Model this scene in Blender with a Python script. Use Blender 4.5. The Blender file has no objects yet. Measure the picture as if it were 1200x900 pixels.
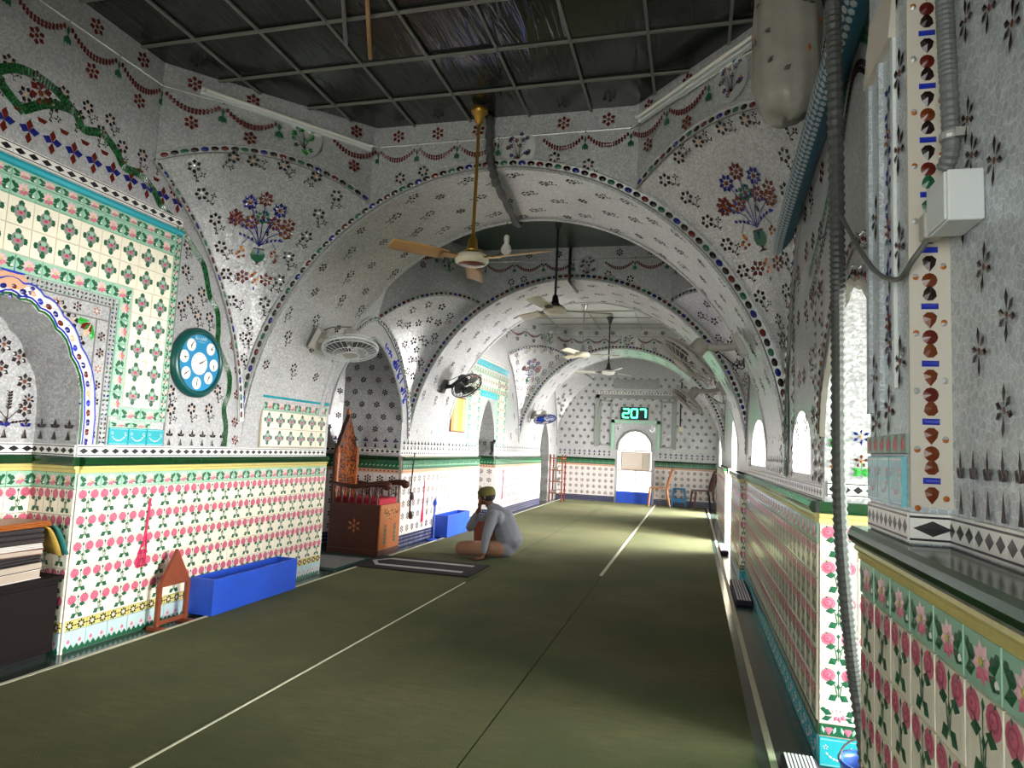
import bpy, bmesh, math, random
from math import sin, cos, pi, sqrt
from mathutils import Vector, Matrix
random.seed(11)
S = bpy.context.scene
COL = S.collection
V = Vector

# ------------------------------------------------------------------ camera
FPX, YAW, PITCH, ROLL, HCAM = 790.0, .2663, .0925, .0463, 1.31
cy_, sy_, cp_, sp_ = cos(YAW), sin(YAW), cos(PITCH), sin(PITCH)
Fw = V((-sy_*cp_, cy_*cp_, sp_)); R0 = V((cy_, sy_, 0)); U0 = R0.cross(Fw)
Rv = cos(ROLL)*R0 + sin(ROLL)*U0; Uv = -sin(ROLL)*R0 + cos(ROLL)*U0
cd = bpy.data.cameras.new('camera'); cam = bpy.data.objects.new('camera', cd); COL.objects.link(cam)
cd.sensor_width = 36; cd.lens = FPX/1200*36; cd.clip_start = .02
m = Matrix.Identity(4)
for i, a in enumerate((Rv, Uv, -Fw)):
    for j in range(3): m[j][i] = a[j]
m.translation = (0, 0, HCAM)
cam.matrix_world = m
S.camera = cam

# ------------------------------------------------------------------ view, world, lights
S.view_settings.view_transform = 'Standard'; S.view_settings.look = 'None'
S.view_settings.gamma = 1; S.view_settings.use_curve_mapping = False
S.view_settings.exposure = 0.0
W = bpy.data.worlds.new('sky'); S.world = W; W.use_nodes = True
bg = W.node_tree.nodes['Background']; bg.inputs[0].default_value = (.93, .97, 1, 1); bg.inputs[1].default_value = 5.0
def area(name, loc, target, sx, sy, power, col=(1, 1, 1), spread=2.1):
    l = bpy.data.lights.new(name, 'AREA'); l.shape = 'RECTANGLE'; l.size = sx; l.size_y = sy
    l.energy = power; l.color = col; l.spread = spread
    o = bpy.data.objects.new(name, l); COL.objects.link(o); o.location = loc
    o.rotation_euler = (V(target)-V(loc)).to_track_quat('-Z', 'Y').to_euler()
    return o
# daylight standing in the doorways of the right wall, the far window and the added side windows
area('daylight_door_1', (4.6, 2.3, 1.0), (-3, 2.9, 1.1), 2.6, 1.5, 500, (1, .98, .95))
area('daylight_added_window_1', (1.45, 4.0, 1.5), (-3, 4.9, .7), .75, .5, 165, (1, .98, .96))  # lamp behind a window opening added to bring in daylight
area('daylight_added_window_2', (1.45, 6.6, 1.55), (-3, 7.6, .6), 1.4, .6, 150, (1, .98, .96))
area('daylight_door_2', (1.5, 10.4, 1.15), (-3, 10.7, .5), 1.15, 1.9, 430, (1, .97, .95))
area('daylight_door_3', (1.5, 15.6, 1.15), (-3, 15.4, .5), 1.1, 1.9, 480, (1, .96, .94))
area('daylight_far_window', (-1.47, 17.95, .95), (-1.47, 10, .4), .8, 1.5, 200, (1, .98, .97))
area('entrance_fill', (-1.4, -2.7, 1.3), (-1.8, 6, 1.4), 2.6, 2.2, 26, (.95, 1, .97))  # unseen fill lamp added behind the camera

sun = bpy.data.lights.new('sun', 'SUN'); sun.energy = 9; sun.angle = .02; so = bpy.data.objects.new('sun', sun); COL.objects.link(so)
so.rotation_euler = V((-.36, .12, -1)).to_track_quat('-Z', 'Y').to_euler()

# ------------------------------------------------------------------ materials
def lin(h):
    h = h.lstrip('#'); r = []
    for k in (0, 2, 4):
        c = int(h[k:k+2], 16)/255; r.append(c/12.92 if c <= .04045 else ((c+.055)/1.055)**2.4)
    return (*r, 1)
MT = {}
def mat(name, hexc, rough=.5, metal=0., spec=.5, emit=None, es=0, vary=0., vscale=30, bump=0., alpha=None, trans=0.):
    m = bpy.data.materials.new(name); m.use_nodes = True; nt = m.node_tree; b = nt.nodes['Principled BSDF']
    b.inputs['Base Color'].default_value = lin(hexc); b.inputs['Roughness'].default_value = rough
    b.inputs['Metallic'].default_value = metal; b.inputs['Specular IOR Level'].default_value = spec
    if trans: b.inputs['Transmission Weight'].default_value = trans
    if emit: b.inputs['Emission Color'].default_value = lin(emit); b.inputs['Emission Strength'].default_value = es
    if vary or bump:
        tc = nt.nodes.new('ShaderNodeTexCoord'); no = nt.nodes.new('ShaderNodeTexNoise'); no.inputs['Scale'].default_value = vscale
        no.inputs['Detail'].default_value = 4
        nt.links.new(tc.outputs['Object'], no.inputs['Vector'])
        if vary:
            mx = nt.nodes.new('ShaderNodeMix'); mx.data_type = 'RGBA'; c = lin(hexc)
            mx.inputs['A'].default_value = [v*(1-vary) for v in c[:3]]+[1]; mx.inputs['B'].default_value = [min(1, v*(1+vary)) for v in c[:3]]+[1]
            nt.links.new(no.outputs['Fac'], mx.inputs['Factor']); nt.links.new(mx.outputs['Result'], b.inputs['Base Color'])
        if bump:
            bp = nt.nodes.new('ShaderNodeBump'); bp.inputs['Strength'].default_value = bump; bp.inputs['Distance'].default_value = .01
            nt.links.new(no.outputs['Fac'], bp.inputs['Height']); nt.links.new(bp.outputs['Normal'], b.inputs['Normal'])
    MT[name] = m; return m

def mosaic(name, c_lo, c_hi, c_edge, scale, tilt=.22, rough=.22, metal=.25):
    m = bpy.data.materials.new(name); m.use_nodes = True; nt = m.node_tree; b = nt.nodes['Principled BSDF']; N = nt.nodes; Lk = nt.links
    tc = N.new('ShaderNodeTexCoord')
    v = N.new('ShaderNodeTexVoronoi'); v.inputs['Scale'].default_value = scale
    e = N.new('ShaderNodeTexVoronoi'); e.feature = 'DISTANCE_TO_EDGE'; e.inputs['Scale'].default_value = scale
    for q in (v, e): Lk.new(tc.outputs['Object'], q.inputs['Vector'])
    sep = N.new('ShaderNodeSeparateColor'); Lk.new(v.outputs['Color'], sep.inputs[0])
    mx = N.new('ShaderNodeMix'); mx.data_type = 'RGBA'; mx.inputs['A'].default_value = lin(c_lo); mx.inputs['B'].default_value = lin(c_hi)
    Lk.new(sep.outputs[0], mx.inputs['Factor'])
    rp = N.new('ShaderNodeMapRange'); rp.inputs['From Min'].default_value = .02; rp.inputs['From Max'].default_value = .07
    Lk.new(e.outputs['Distance'], rp.inputs['Value'])
    m2 = N.new('ShaderNodeMix'); m2.data_type = 'RGBA'; m2.inputs['A'].default_value = lin(c_edge)
    Lk.new(rp.outputs[0], m2.inputs['Factor']); Lk.new(mx.outputs['Result'], m2.inputs['B'])
    # large soft staining
    no = N.new('ShaderNodeTexNoise'); no.inputs['Scale'].default_value = 1.3; no.inputs['Detail'].default_value = 5
    Lk.new(tc.outputs['Object'], no.inputs['Vector'])
    rm = N.new('ShaderNodeMapRange'); rm.inputs['From Min'].default_value = .3; rm.inputs['From Max'].default_value = .7
    rm.inputs['To Min'].default_value = .84; rm.inputs['To Max'].default_value = 1.05; Lk.new(no.outputs['Fac'], rm.inputs['Value'])
    vm = N.new('ShaderNodeVectorMath'); vm.operation = 'SCALE'; Lk.new(m2.outputs['Result'], vm.inputs[0]); Lk.new(rm.outputs[0], vm.inputs['Scale'])
    Lk.new(vm.outputs[0], b.inputs['Base Color'])
    # every chip is tilted a little
    g = N.new('ShaderNodeNewGeometry')
    sb = N.new('ShaderNodeVectorMath'); sb.operation = 'SUBTRACT'; sb.inputs[1].default_value = (.5, .5, .5); Lk.new(v.outputs['Color'], sb.inputs[0])
    sc = N.new('ShaderNodeVectorMath'); sc.operation = 'SCALE'; sc.inputs['Scale'].default_value = tilt; Lk.new(sb.outputs[0], sc.inputs[0])
    ad = N.new('ShaderNodeVectorMath'); ad.operation = 'ADD'; Lk.new(g.outputs['Normal'], ad.inputs[0]); Lk.new(sc.outputs[0], ad.inputs[1])
    nm = N.new('ShaderNodeVectorMath'); nm.operation = 'NORMALIZE'; Lk.new(ad.outputs[0], nm.inputs[0]); Lk.new(nm.outputs[0], b.inputs['Normal'])
    b.inputs['Roughness'].default_value = rough; b.inputs['Metallic'].default_value = metal
    MT[name] = m; return m
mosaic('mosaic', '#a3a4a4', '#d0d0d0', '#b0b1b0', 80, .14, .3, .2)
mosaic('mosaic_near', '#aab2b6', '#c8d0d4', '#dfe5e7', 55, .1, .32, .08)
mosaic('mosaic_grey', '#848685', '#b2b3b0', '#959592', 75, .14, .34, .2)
mat('dark', '#22100c', .25); mat('red', '#5e1b12', .22); mat('brown', '#6e3312', .22); mat('orange', '#b0672e', .25)
mat('navy', '#1a1f6e', .2); mat('blue', '#2336b5', .2); mat('green', '#1c6a2c', .25, vary=.5, vscale=60); mat('leaf', '#1b5a3a', .3)
mat('brightgreen', '#2f9a35', .25); mat('black', '#0c0c0e', .35); mat('white', '#eceae2', .3); mat('silver', '#d8dad8', .25, .5)
mat('peach', '#d9a987', .3); mat('pink', '#cf6a80', .35); mat('palepink', '#e8b9bd', .35); mat('wine', '#8c2840', .3); mat('rosedark', '#b04c66', .35); mat('yellow', '#cfc04e', .4)
mat('cream', '#f3ecd6', .2, vary=.05, vscale=3); mat('ivory', '#f5efda', .2); mat('mint', '#9ec9ae', .25); mat('medgrey', '#8b9088', .3)
mat('turq', '#2aa3ae', .25, vary=.12, vscale=8); mat('paleblue', '#b9cfd0', .25); mat('grout', '#b7ab94', .8); mat('skyblue', '#59b9d8', .25)
mat('glazegreen', '#183c1f', .16, vary=.3, vscale=9); mat('rope', '#cfc27a', .25, vary=.15, vscale=40)
mat('plaster', '#cfc8ba', .7, vary=.1, vscale=5, bump=.1); mat('wallwhite', '#d8d6d0', .6)
mat('star_white', '#ece3de', .25, vary=.04, vscale=4); mat('skirt_blue', '#20264f', .3)
mat('stone', '#3c4a42', .18, vary=.35, vscale=4); mat('stone_right', '#2d3d34', .14, vary=.3, vscale=3)
mat('darkgreen', '#12301f', .35, vary=.3, vscale=5)
mat('steel', '#8d8f8d', .35, .7); mat('alu', '#b9bab4', .4, .4)
mat('gold', '#b58b3c', .3, .8); mat('fancream', '#d8cfb4', .3); mat('fanwood', '#b48a58', .4, vary=.15, vscale=10); mat('bulb', '#e9e7df', .2)
mat('plasticgrey', '#b3afa4', .45); mat('rubber', '#4b4c4a', .55); mat('blackplastic', '#17181a', .4)
mat('bluepaint', '#1f4fc4', .45, vary=.25, vscale=7); mat('wood_red', '#7c3a22', .45, vary=.2, vscale=25)
mat('wood_dark', '#4a2110', .4, vary=.35, vscale=30); mat('wood_carved', '#a85a26', .4, vary=.45, vscale=40, bump=.4)
mat('wood_front', '#a35a26', .4, vary=.25, vscale=18); mat('redcloth', '#a3142c', .8); mat('darkcab', '#100806', .7, 0, .2, vary=.3, vscale=12)
mat('shirt', '#7f8188', .9, vary=.08, vscale=14); mat('skin', '#6d4430', .55, vary=.1, vscale=20); mat('cap', '#5d5a26', .9, vary=.3, vscale=80)
mat('trouser', '#a0765c', .9, vary=.12, vscale=14); mat('brick_cloth', '#8a4a36', .9); mat('hair', '#15100d', .8)
mat('chair_tan', '#a8693b', .4); mat('chair_dark', '#4b2218', .4); mat('stool_blue', '#1f6f9e', .4)
mat('clockgreen', '#0f4a46', .3); mat('clockblue', '#1f86b6', .35, vary=.2, vscale=6); mat('magenta', '#c81f55', .4)
mat('paper', '#cfc8c2', .8); mat('pages', '#a89a8a', .8); mat('cloth_ochre', '#a88a3a', .9, vary=.4, vscale=30); mat('cloth_teal', '#236b66', .9); mat('cloth_dark', '#2c2626', .9, vary=.4, vscale=40)
mat('book_a', '#6b3b2c', .7); mat('book_b', '#3d3a35', .7)
mat('led', '#0a3a20', .4, emit='#35ffa0', es=14); mat('ledcase', '#0b1a14', .4)
mat('conduit', '#6f7270', .5); mat('hose', '#4a4c4a', .5); mat('teal_duct', '#1d4f63', .45); mat('duct_white', '#9aa6aa', .4); mat('cable', '#5f5f5b', .5); mat('redwire', '#7a1c22', .5)
mat('pvcwhite', '#dde2e0', .35); mat('wrap', '#97948a', .4, vary=.3, vscale=9, bump=1.0)
mat('stripe_dark', '#25182c', .8); mat('stripe_white', '#d9d3dc', .8); mat('bucketblue', '#1b4fb4', .35)
mat('tape', '#cfcab2', .7); mat('seam', '#1b2016', .9); mat('ac', '#c9b59a', .5); mat('frosted', '#f4f6f7', .3, emit='#ffffff', es=2.2)
mat('postera', '#d98a4a', .6); mat('posterb', '#8fc27a', .6); mat('posterc', '#d9c24a', .6)
mat('lightlines', '#76766f', .5); mat('rugblack', '#17171b', .95, vary=.3, vscale=60); mat('rugwhite', '#b9b6b2', .95, vary=.35, vscale=90)
mat('ruggreen', '#173f38', .95); mat('ruggrey', '#8d8a86', .95, vary=.6, vscale=70)
mat('ground', '#c9c4b6', .9)
# carpet: short olive pile with streaks
def carpet_mat():
    m = bpy.data.materials.new('carpet'); m.use_nodes = True; nt = m.node_tree; b = nt.nodes['Principled BSDF']; N = nt.nodes; L = nt.links
    tc = N.new('ShaderNodeTexCoord'); mp = N.new('ShaderNodeMapping'); mp.inputs['Scale'].default_value = (3, 14, 1); L.new(tc.outputs['Object'], mp.inputs[0])
    n1 = N.new('ShaderNodeTexNoise'); n1.inputs['Scale'].default_value = 2; n1.inputs['Detail'].default_value = 8; n1.inputs['Roughness'].default_value = .7; L.new(mp.outputs[0], n1.inputs['Vector'])
    n2 = N.new('ShaderNodeTexNoise'); n2.inputs['Scale'].default_value = 1.1; n2.inputs['Detail'].default_value = 4; L.new(tc.outputs['Object'], n2.inputs['Vector'])
    a = N.new('ShaderNodeMix'); a.data_type = 'RGBA'; a.inputs['A'].default_value = lin('#2c2f1e'); a.inputs['B'].default_value = lin('#6b6748'); L.new(n1.outputs['Fac'], a.inputs['Factor'])
    rm = N.new('ShaderNodeMapRange'); rm.inputs['From Min'].default_value = .35; rm.inputs['From Max'].default_value = .65; L.new(n2.outputs['Fac'], rm.inputs['Value'])
    c = N.new('ShaderNodeMix'); c.data_type = 'RGBA'; c.inputs['A'].default_value = lin('#3d452c'); L.new(a.outputs['Result'], c.inputs['B']); L.new(rm.outputs[0], c.inputs['Factor'])
    L.new(c.outputs['Result'], b.inputs['Base Color']); b.inputs['Roughness'].default_value = .95; b.inputs['Specular IOR Level'].default_value = .1; b.inputs['Sheen Weight'].default_value = .16; b.inputs['Sheen Roughness'].default_value = .35; b.inputs['Sheen Tint'].default_value = lin('#b9b890')
    n3 = N.new('ShaderNodeTexNoise'); n3.inputs['Scale'].default_value = 160; L.new(tc.outputs['Object'], n3.inputs['Vector'])
    bp = N.new('ShaderNodeBump'); bp.inputs['Strength'].default_value = .5; bp.inputs['Distance'].default_value = .006; L.new(n3.outputs['Fac'], bp.inputs['Height']); L.new(bp.outputs['Normal'], b.inputs['Normal'])
    MT['carpet'] = m
carpet_mat()
def sheet_mat():   # dark glossy plastic ceiling sheet, rippled
    m = mat('ceil_sheet', '#232622', .16, vary=.4, vscale=1.5); nt = m.node_tree; N = nt.nodes; L = nt.links; b = N['Principled BSDF']
    tc = N.new('ShaderNodeTexCoord'); mp = N.new('ShaderNodeMapping'); mp.inputs['Rotation'].default_value = (0, 0, .5); mp.inputs['Scale'].default_value = (6, 1, 1); L.new(tc.outputs['Object'], mp.inputs[0])
    n = N.new('ShaderNodeTexNoise'); n.inputs['Scale'].default_value = 1.6; n.inputs['Detail'].default_value = 3; n.inputs['Distortion'].default_value = 1.2; L.new(mp.outputs[0], n.inputs['Vector'])
    bp = N.new('ShaderNodeBump'); bp.inputs['Strength'].default_value = .35; bp.inputs['Distance'].default_value = .03; L.new(n.outputs['Fac'], bp.inputs['Height']); L.new(bp.outputs['Normal'], b.inputs['Normal'])
sheet_mat()
def tint_sheet_mat():  # translucent green for the added sheets that tint the light
    m = bpy.data.materials.new('greensheet'); m.use_nodes = True; nt = m.node_tree; N = nt.nodes; L = nt.links
    N.remove(N['Principled BSDF']); d = N.new('ShaderNodeBsdfTranslucent'); d.inputs[0].default_value = lin('#19e08a')
    e = N.new('ShaderNodeBsdfDiffuse'); e.inputs[0].default_value = lin('#18b070'); mx = N.new('ShaderNodeMixShader'); mx.inputs[0].default_value = .25
    L.new(d.outputs[0], mx.inputs[1]); L.new(e.outputs[0], mx.inputs[2]); L.new(mx.outputs[0], N['Material Output'].inputs[0]); MT['greensheet'] = m
tint_sheet_mat()

# ------------------------------------------------------------------ mesh helpers
class MB:
    def __init__(s): s.v = []; s.f = []; s.m = []
    def add(s, pts, faces, mt):
        o = len(s.v); s.v += [tuple(p) for p in pts]
        for f in faces: s.f.append([o+i for i in f]); s.m.append(mt)
        return s
    def poly(s, pts, mt): return s.add(pts, [list(range(len(pts)))], mt)
    def box(s, x0, x1, y0, y1, z0, z1, mt):
        p = [(x0,y0,z0),(x1,y0,z0),(x1,y1,z0),(x0,y1,z0),(x0,y0,z1),(x1,y0,z1),(x1,y1,z1),(x0,y1,z1)]
        return s.add(p, [(3,2,1,0),(4,5,6,7),(0,1,5,4),(1,2,6,5),(2,3,7,6),(3,0,4,7)], mt)
    def hexa(s, p, mt): return s.add(p, [(3,2,1,0),(4,5,6,7),(0,1,5,4),(1,2,6,5),(2,3,7,6),(3,0,4,7)], mt)
    def grid(s, rows, mt, closed=False):
        n = len(rows[0]); pts = [p for r in rows for p in r]; fs = []
        for i in range(len(rows)-1):
            for j in range(n if closed else n-1):
                k = (j+1) % n; fs.append((i*n+j, i*n+k, (i+1)*n+k, (i+1)*n+j))
        return s.add(pts, fs, mt)
    def tube(s, pts, r, seg, mt, caps=True, ry=None):
        pts = [V(p) for p in pts]; rows = []; n = len(pts)
        rad = r if isinstance(r, (list, tuple)) else [r]*n
        up = V((0, 0, 1)); prev = None
        for i, p in enumerate(pts):
            t = (pts[min(i+1, n-1)]-pts[max(i-1, 0)]).normalized()
            if prev is None:
                a = up if abs(t.z) < .9 else V((1, 0, 0)); x = t.cross(a).normalized()
            else:
                x = prev-t*prev.dot(t); x = x.normalized() if x.length > 1e-6 else t.orthogonal().normalized()
            prev = x; y = t.cross(x); k = ry[i] if ry else rad[i]
            rows.append([p+x*rad[i]*cos(2*pi*j/seg)+y*k*sin(2*pi*j/seg) for j in range(seg)])
        s.grid(rows, mt, True)
        if caps: s.poly(list(reversed(rows[0])), mt); s.poly(rows[-1], mt)
        return s
    def lathe(s, prof, seg, mt, c=(0, 0, 0), ax='Z', caps=True):
        rows = []
        for r, h in prof:
            row = []
            for j in range(seg):
                a = 2*pi*j/seg; x, y = r*cos(a), r*sin(a)
                row.append((c[0]+x, c[1]+y, c[2]+h) if ax == 'Z' else ((c[0]+h, c[1]+x, c[2]+y) if ax == 'X' else (c[0]+y, c[1]+h, c[2]+x)))
            rows.append(row)
        s.grid(rows, mt, True)
        if prof[0][0] > 1e-6 and caps: s.poly(list(reversed(rows[0])), mt)
        if prof[-1][0] > 1e-6 and caps: s.poly(rows[-1], mt)
        return s
    # ---- flat inlay motifs in the local XY plane, faceted towards +Z
    def petal(s, x, y, a, ln, w, mt, h=.003, at=.5):
        c, n = cos(a), sin(a); P = lambda u, v, z: (x+u*c-v*n, y+u*n+v*c, z)
        return s.add([P(0,0,0), P(ln*at,-w,0), P(ln,0,0), P(ln*at,w,0), P(ln*at,0,h)], [(0,1,4),(1,2,4),(2,3,4),(3,0,4)], mt)
    def disc(s, x, y, rx, ry, mt, n=8, h=.003, rot=0, z=0.):
        p = []
        for i in range(n):
            a = 2*pi*i/n; u, v = rx*cos(a), ry*sin(a); p.append((x+u*cos(rot)-v*sin(rot), y+u*sin(rot)+v*cos(rot), z))
        p.append((x, y, z+h)); return s.add(p, [(i, (i+1) % n, n) for i in range(n)], mt)
    def line(s, pts, w, mt, z=.0012):
        pts = [V((p[0], p[1], z)) for p in pts]; rows = []
        for i, p in enumerate(pts):
            t = pts[min(i+1, len(pts)-1)]-pts[max(i-1, 0)]; n = V((-t.y, t.x, 0)).normalized()*w/2; rows.append([p-n, p+n])
        return s.grid([[r[1] for r in rows], [r[0] for r in rows]], mt)
    def star(s, x, y, R, n, mt, mc=None, w=.3, r0=.28, rot=pi/2, h=.004):
        for k in range(n):
            a = rot+2*pi*k/n; s.petal(x+R*r0*cos(a), y+R*r0*sin(a), a, R*(1-r0), R*w*.62, mt, h)
        if mc: s.disc(x, y, R*r0*.9, R*r0*.9, mc, 6, h)
        return s
    def mesh(s, name, smooth=False):
        me = bpy.data.meshes.new(name); names = []
        for q in s.m:
            if q not in names: names.append(q)
        me.from_pydata(s.v, [], s.f)
        for q in names: me.materials.append(MT[q])
        if len(names) > 1: me.polygons.foreach_set('material_index', [names.index(q) for q in s.m])
        if smooth: me.polygons.foreach_set('use_smooth', [True]*len(s.f))
        me.update(); return me
    def build(s, name, parent=None, smooth=False, stuff=False, label=None):
        o = bpy.data.objects.new(name, s.mesh(name, smooth)); COL.objects.link(o)
        if parent: o.parent = parent
        if stuff: o['kind'] = 'stuff'
        if label: o['label'] = label
        return o
def bevel(o, w, seg=2):
    b = o.modifiers.new('bevel', 'BEVEL'); b.width = w; b.segments = seg; b.limit_method = 'ANGLE'; return o
def tag(o, label, cat, group=None):
    o['label'] = label; o['category'] = cat
    if group: o['group'] = group
    return o
def thing(name, label, cat, loc=(0, 0, 0), rz=0, group=None):
    o = bpy.data.objects.new(name, None); COL.objects.link(o); o.location = loc; o.rotation_euler = (0, 0, rz); o.empty_display_size = .1
    return tag(o, label, cat, group)
def struct(o, label=None, cat=None):
    o['kind'] = 'structure'
    if label: o['label'] = label
    if cat: o['category'] = cat
    return o
def frame(P, right, up, rot=0., sc=1., off=.001):
    r, u = V(right).normalized(), V(up).normalized(); n = r.cross(u)
    r2 = r*cos(rot)+u*sin(rot); u2 = -r*sin(rot)+u*cos(rot); P = V(P)+n*off
    m = Matrix.Identity(4)
    for i, a in enumerate((r2, u2, n)):
        for j in range(3): m[j][i] = a[j]*sc
    m.translation = P; return m
def inst(me, name, parent, M, label=None):
    o = bpy.data.objects.new(name, me); COL.objects.link(o); o.parent = parent; o.matrix_basis = M
    if label: o['label'] = label
    return o
def merge(mb, src, M):      # append a motif builder through a matrix
    o = len(mb.v); mb.v += [tuple(M @ V(p)) for p in src.v]; mb.f += [[o+i for i in f] for f in src.f]; mb.m += src.m

# ------------------------------------------------------------------ inlay motifs
def motif(fn, name, k=1.):
    b = MB(); fn(b); b.v = [(p[0]*k, p[1]*k, p[2]) for p in b.v]; return b, b.mesh(name)
def sprig(b, mt='dark', mc='peach'):
    b.star(-.01, .035, .044, 6, mt, None, .5, .34); b.disc(-.01, .035, .010, .010, mc, 6)
    b.line([(-.002, 0), (.004, -.03), (.002, -.062)], .004, 'dark'); b.line([(.003, -.04), (.022, -.028), (.036, -.02)], .0035, 'dark')
    b.star(.042, -.016, .022, 4, mt, None, .4, .1, .6); b.petal(.003, -.03, 2.5, .024, .006, mt); b.petal(.002, -.05, -.4, .022, .006, mt)
B_sprig, M_sprig = motif(lambda b: sprig(b), 'sprig', 1.22)
B_sprig2, M_sprig2 = motif(lambda b: sprig(b, 'dark', 'silver'), 'sprig', 1.22)
B_starD, M_starD = motif(lambda b: b.star(0, 0, .05, 6, 'dark', 'brown', .46), 'star_flower', 1.05)
B_starR, M_starR = motif(lambda b: b.star(0, 0, .056, 6, 'red', 'brown', .48), 'star_flower', 1.1)
B_star5, M_star5 = motif(lambda b: b.star(0, 0, .055, 5, 'dark', None, .5, .2), 'star_flower', 1.1)
B_starN, M_starN = motif(lambda b: b.star(0, 0, .05, 6, 'navy', 'peach', .3), 'star_flower')
B_starO, M_starO = motif(lambda b: b.star(0, 0, .045, 6, 'orange', 'white', .34), 'star_flower')
def f_near(b):
    for k, (a, l) in enumerate(((1.57, .085), (.75, .06), (-.25, .055), (-1.7, .085), (-2.75, .06), (2.75, .06), )):
        b.petal(.014*cos(a), .014*sin(a), a, l*.86, .013, 'dark', .004, .6)
    b.disc(0, 0, .012, .014, 'brown', 6)
B_near, M_near = motif(f_near, 'star_flower')
def f_fleur(b, mt='dark', m2='navy'):
    b.petal(0, .01, 1.57, .075, .014, mt); b.petal(0, .012, .5, .052, .015, m2, .003, .6); b.petal(0, .012, 2.64, .052, .015, m2, .003, .6)
    b.add([(-.024, -.075, 0), (.024, -.075, 0), (0, -.005, 0), (0, -.055, .003)], [(0, 1, 3), (1, 2, 3), (2, 0, 3)], mt)
B_fleur, M_fleur = motif(lambda b: f_fleur(b), 'fleur_motif'); B_fleurD, M_fleurD = motif(lambda b: f_fleur(b, 'dark', 'dark'), 'fleur_motif')
def f_bfly(b):
    b.petal(0, 0, 1.57, .07, .02, 'red', .003, .55); b.petal(0, 0, -1.57, .07, .02, 'red', .003, .55)
    for sg, a in ((1, .25), (-1, pi-.25)):
        b.petal(0, 0, a, .062, .024, 'navy', .004, .45)
B_bfly, M_bfly = motif(f_bfly, 'tulip_motif')
B_dome, M_dome = motif(lambda b: b.add([(-.035, .015, 0), (-.02, -.012, 0), (.02, -.012, 0), (.035, .015, 0), (0, .005, .003)], [(0, 1, 4), (1, 2, 4), (2, 3, 4), (3, 0, 4)], 'red'), 'half_moon_motif')
def f_vase(b, seed=1):
    r = random.Random(seed); fl = [(-.11, .2), (0, .24), (.12, .18), (-.19, .06), (.18, .02), (.0, .1), (-.08, .05), (.09, .07)]
    cols = ['navy', 'red', 'navy', 'red', 'brown', 'leaf', 'brown', 'red']
    for k, (x, y) in enumerate(fl):
        b.line([(0, -.14), (x*.35, y*.4-.06), (x*.9, y*.9)], .007, 'navy'); b.star(x, y, .062, 8, cols[k], 'brown', .42, .3)
    for k in range(16):
        a = r.uniform(.3, 2.84); d = r.uniform(.06, .25); b.petal(d*cos(a), -.12+d*1.05*sin(a), a+r.uniform(-1, 1), .036, .011, r.choice(['navy', 'dark', 'blue']))
    for sx in (-1, 1):
        b.line([(0, -.13), (sx*.09, -.08), (sx*.13, -.14)], .006, 'navy')
        for k in range(7): b.disc(sx*.13+r.uniform(-.025, .025), -.16-.018*k*.8, .013, .013, r.choice(['brown', 'red', 'orange']), 6)
        for k in range(4): b.petal(sx*(.05+.03*k), -.1+.01*k, 1.57-sx*.5, .034, .01, 'navy')
    b.disc(0, -.21, .058, .062, 'leaf', 10, .006); b.disc(0, -.2, .02, .05, 'navy', 8, .008)
    b.add([(-.05, -.165, .002), (.05, -.165, .002), (.04, -.15, .002), (-.04, -.15, .002)], [(0, 1, 2, 3)], 'dark')
    b.add([(-.012, -.265, .002), (.012, -.265, .002), (.008, -.285, .002), (.045, -.3, .002), (-.045, -.3, .002), (-.008, -.285, .002)], [(0, 5, 4, 3, 2, 1)], 'dark')
    for k in range(9): b.disc(r.uniform(-.03, .03), -.36-.012*k, .012, .012, r.choice(['orange', 'peach', 'brown']), 6)
    b.petal(0, -.475, -1.57, .04, .008, 'navy')
B_vase, M_vase = motif(lambda b: f_vase(b, 3), 'bouquet_inlay')
def f_round(b, seed, cols):
    r = random.Random(seed); b.disc(0, 0, .15, .17, 'silver', 20, .001)
    for k in range(15):
        a = r.uniform(0, 2*pi); d = .12*sqrt(r.random()); x, y = d*cos(a), d*1.1*sin(a)
        b.line([(0, -.1), (x*.5, y*.5-.03), (x, y)], .003, 'dark', .003)
        for j in range(5): b.petal(x, y, j*1.257+k, .026, .009, r.choice(cols), .007)
B_round, M_round = motif(lambda b: f_round(b, 5, ['green', 'brightgreen', 'dark']), 'round_medallion'); B_round2, M_round2 = motif(lambda b: f_round(b, 8, ['navy', 'dark', 'brown']), 'round_medallion')
def f_garland(b):           # one swag, .36 wide
    for row, dy in ((0, 0), (1, -.021)):
        for k in range(15):
            u = (k+.5)/15*2-1; x = u*.165; y = -.075*(1-u*u)+dy*(1-.6*u*u)
            b.disc(x, y, .013, .0105, 'red', 5, .004, 1.57+.9*u)
    for a in (1.2, 1.57, 1.94): b.petal(.18, -.055+.0, -a, .06, .014, 'leaf')
    b.petal(.18, .0, -1.57, .06, .012, 'leaf'); b.petal(.18, .02, 1.57, .03, .01, 'dark')
B_garl, M_garl = motif(f_garland, 'garland_swag')
def f_cres(b):
    n = 12; o = [(.06*cos(a), .06*sin(a), 0) for a in [pi+.1+(pi-.2)*i/n for i in range(n+1)]]; q = [(.055*cos(a), .035*sin(a)+.006, 0) for a in [pi+.1+(pi-.2)*i/n for i in range(n+1)]]
    b.grid([q, o], 'dark')
B_cres, M_cres = motif(f_cres, 'crescent_inlay')

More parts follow.
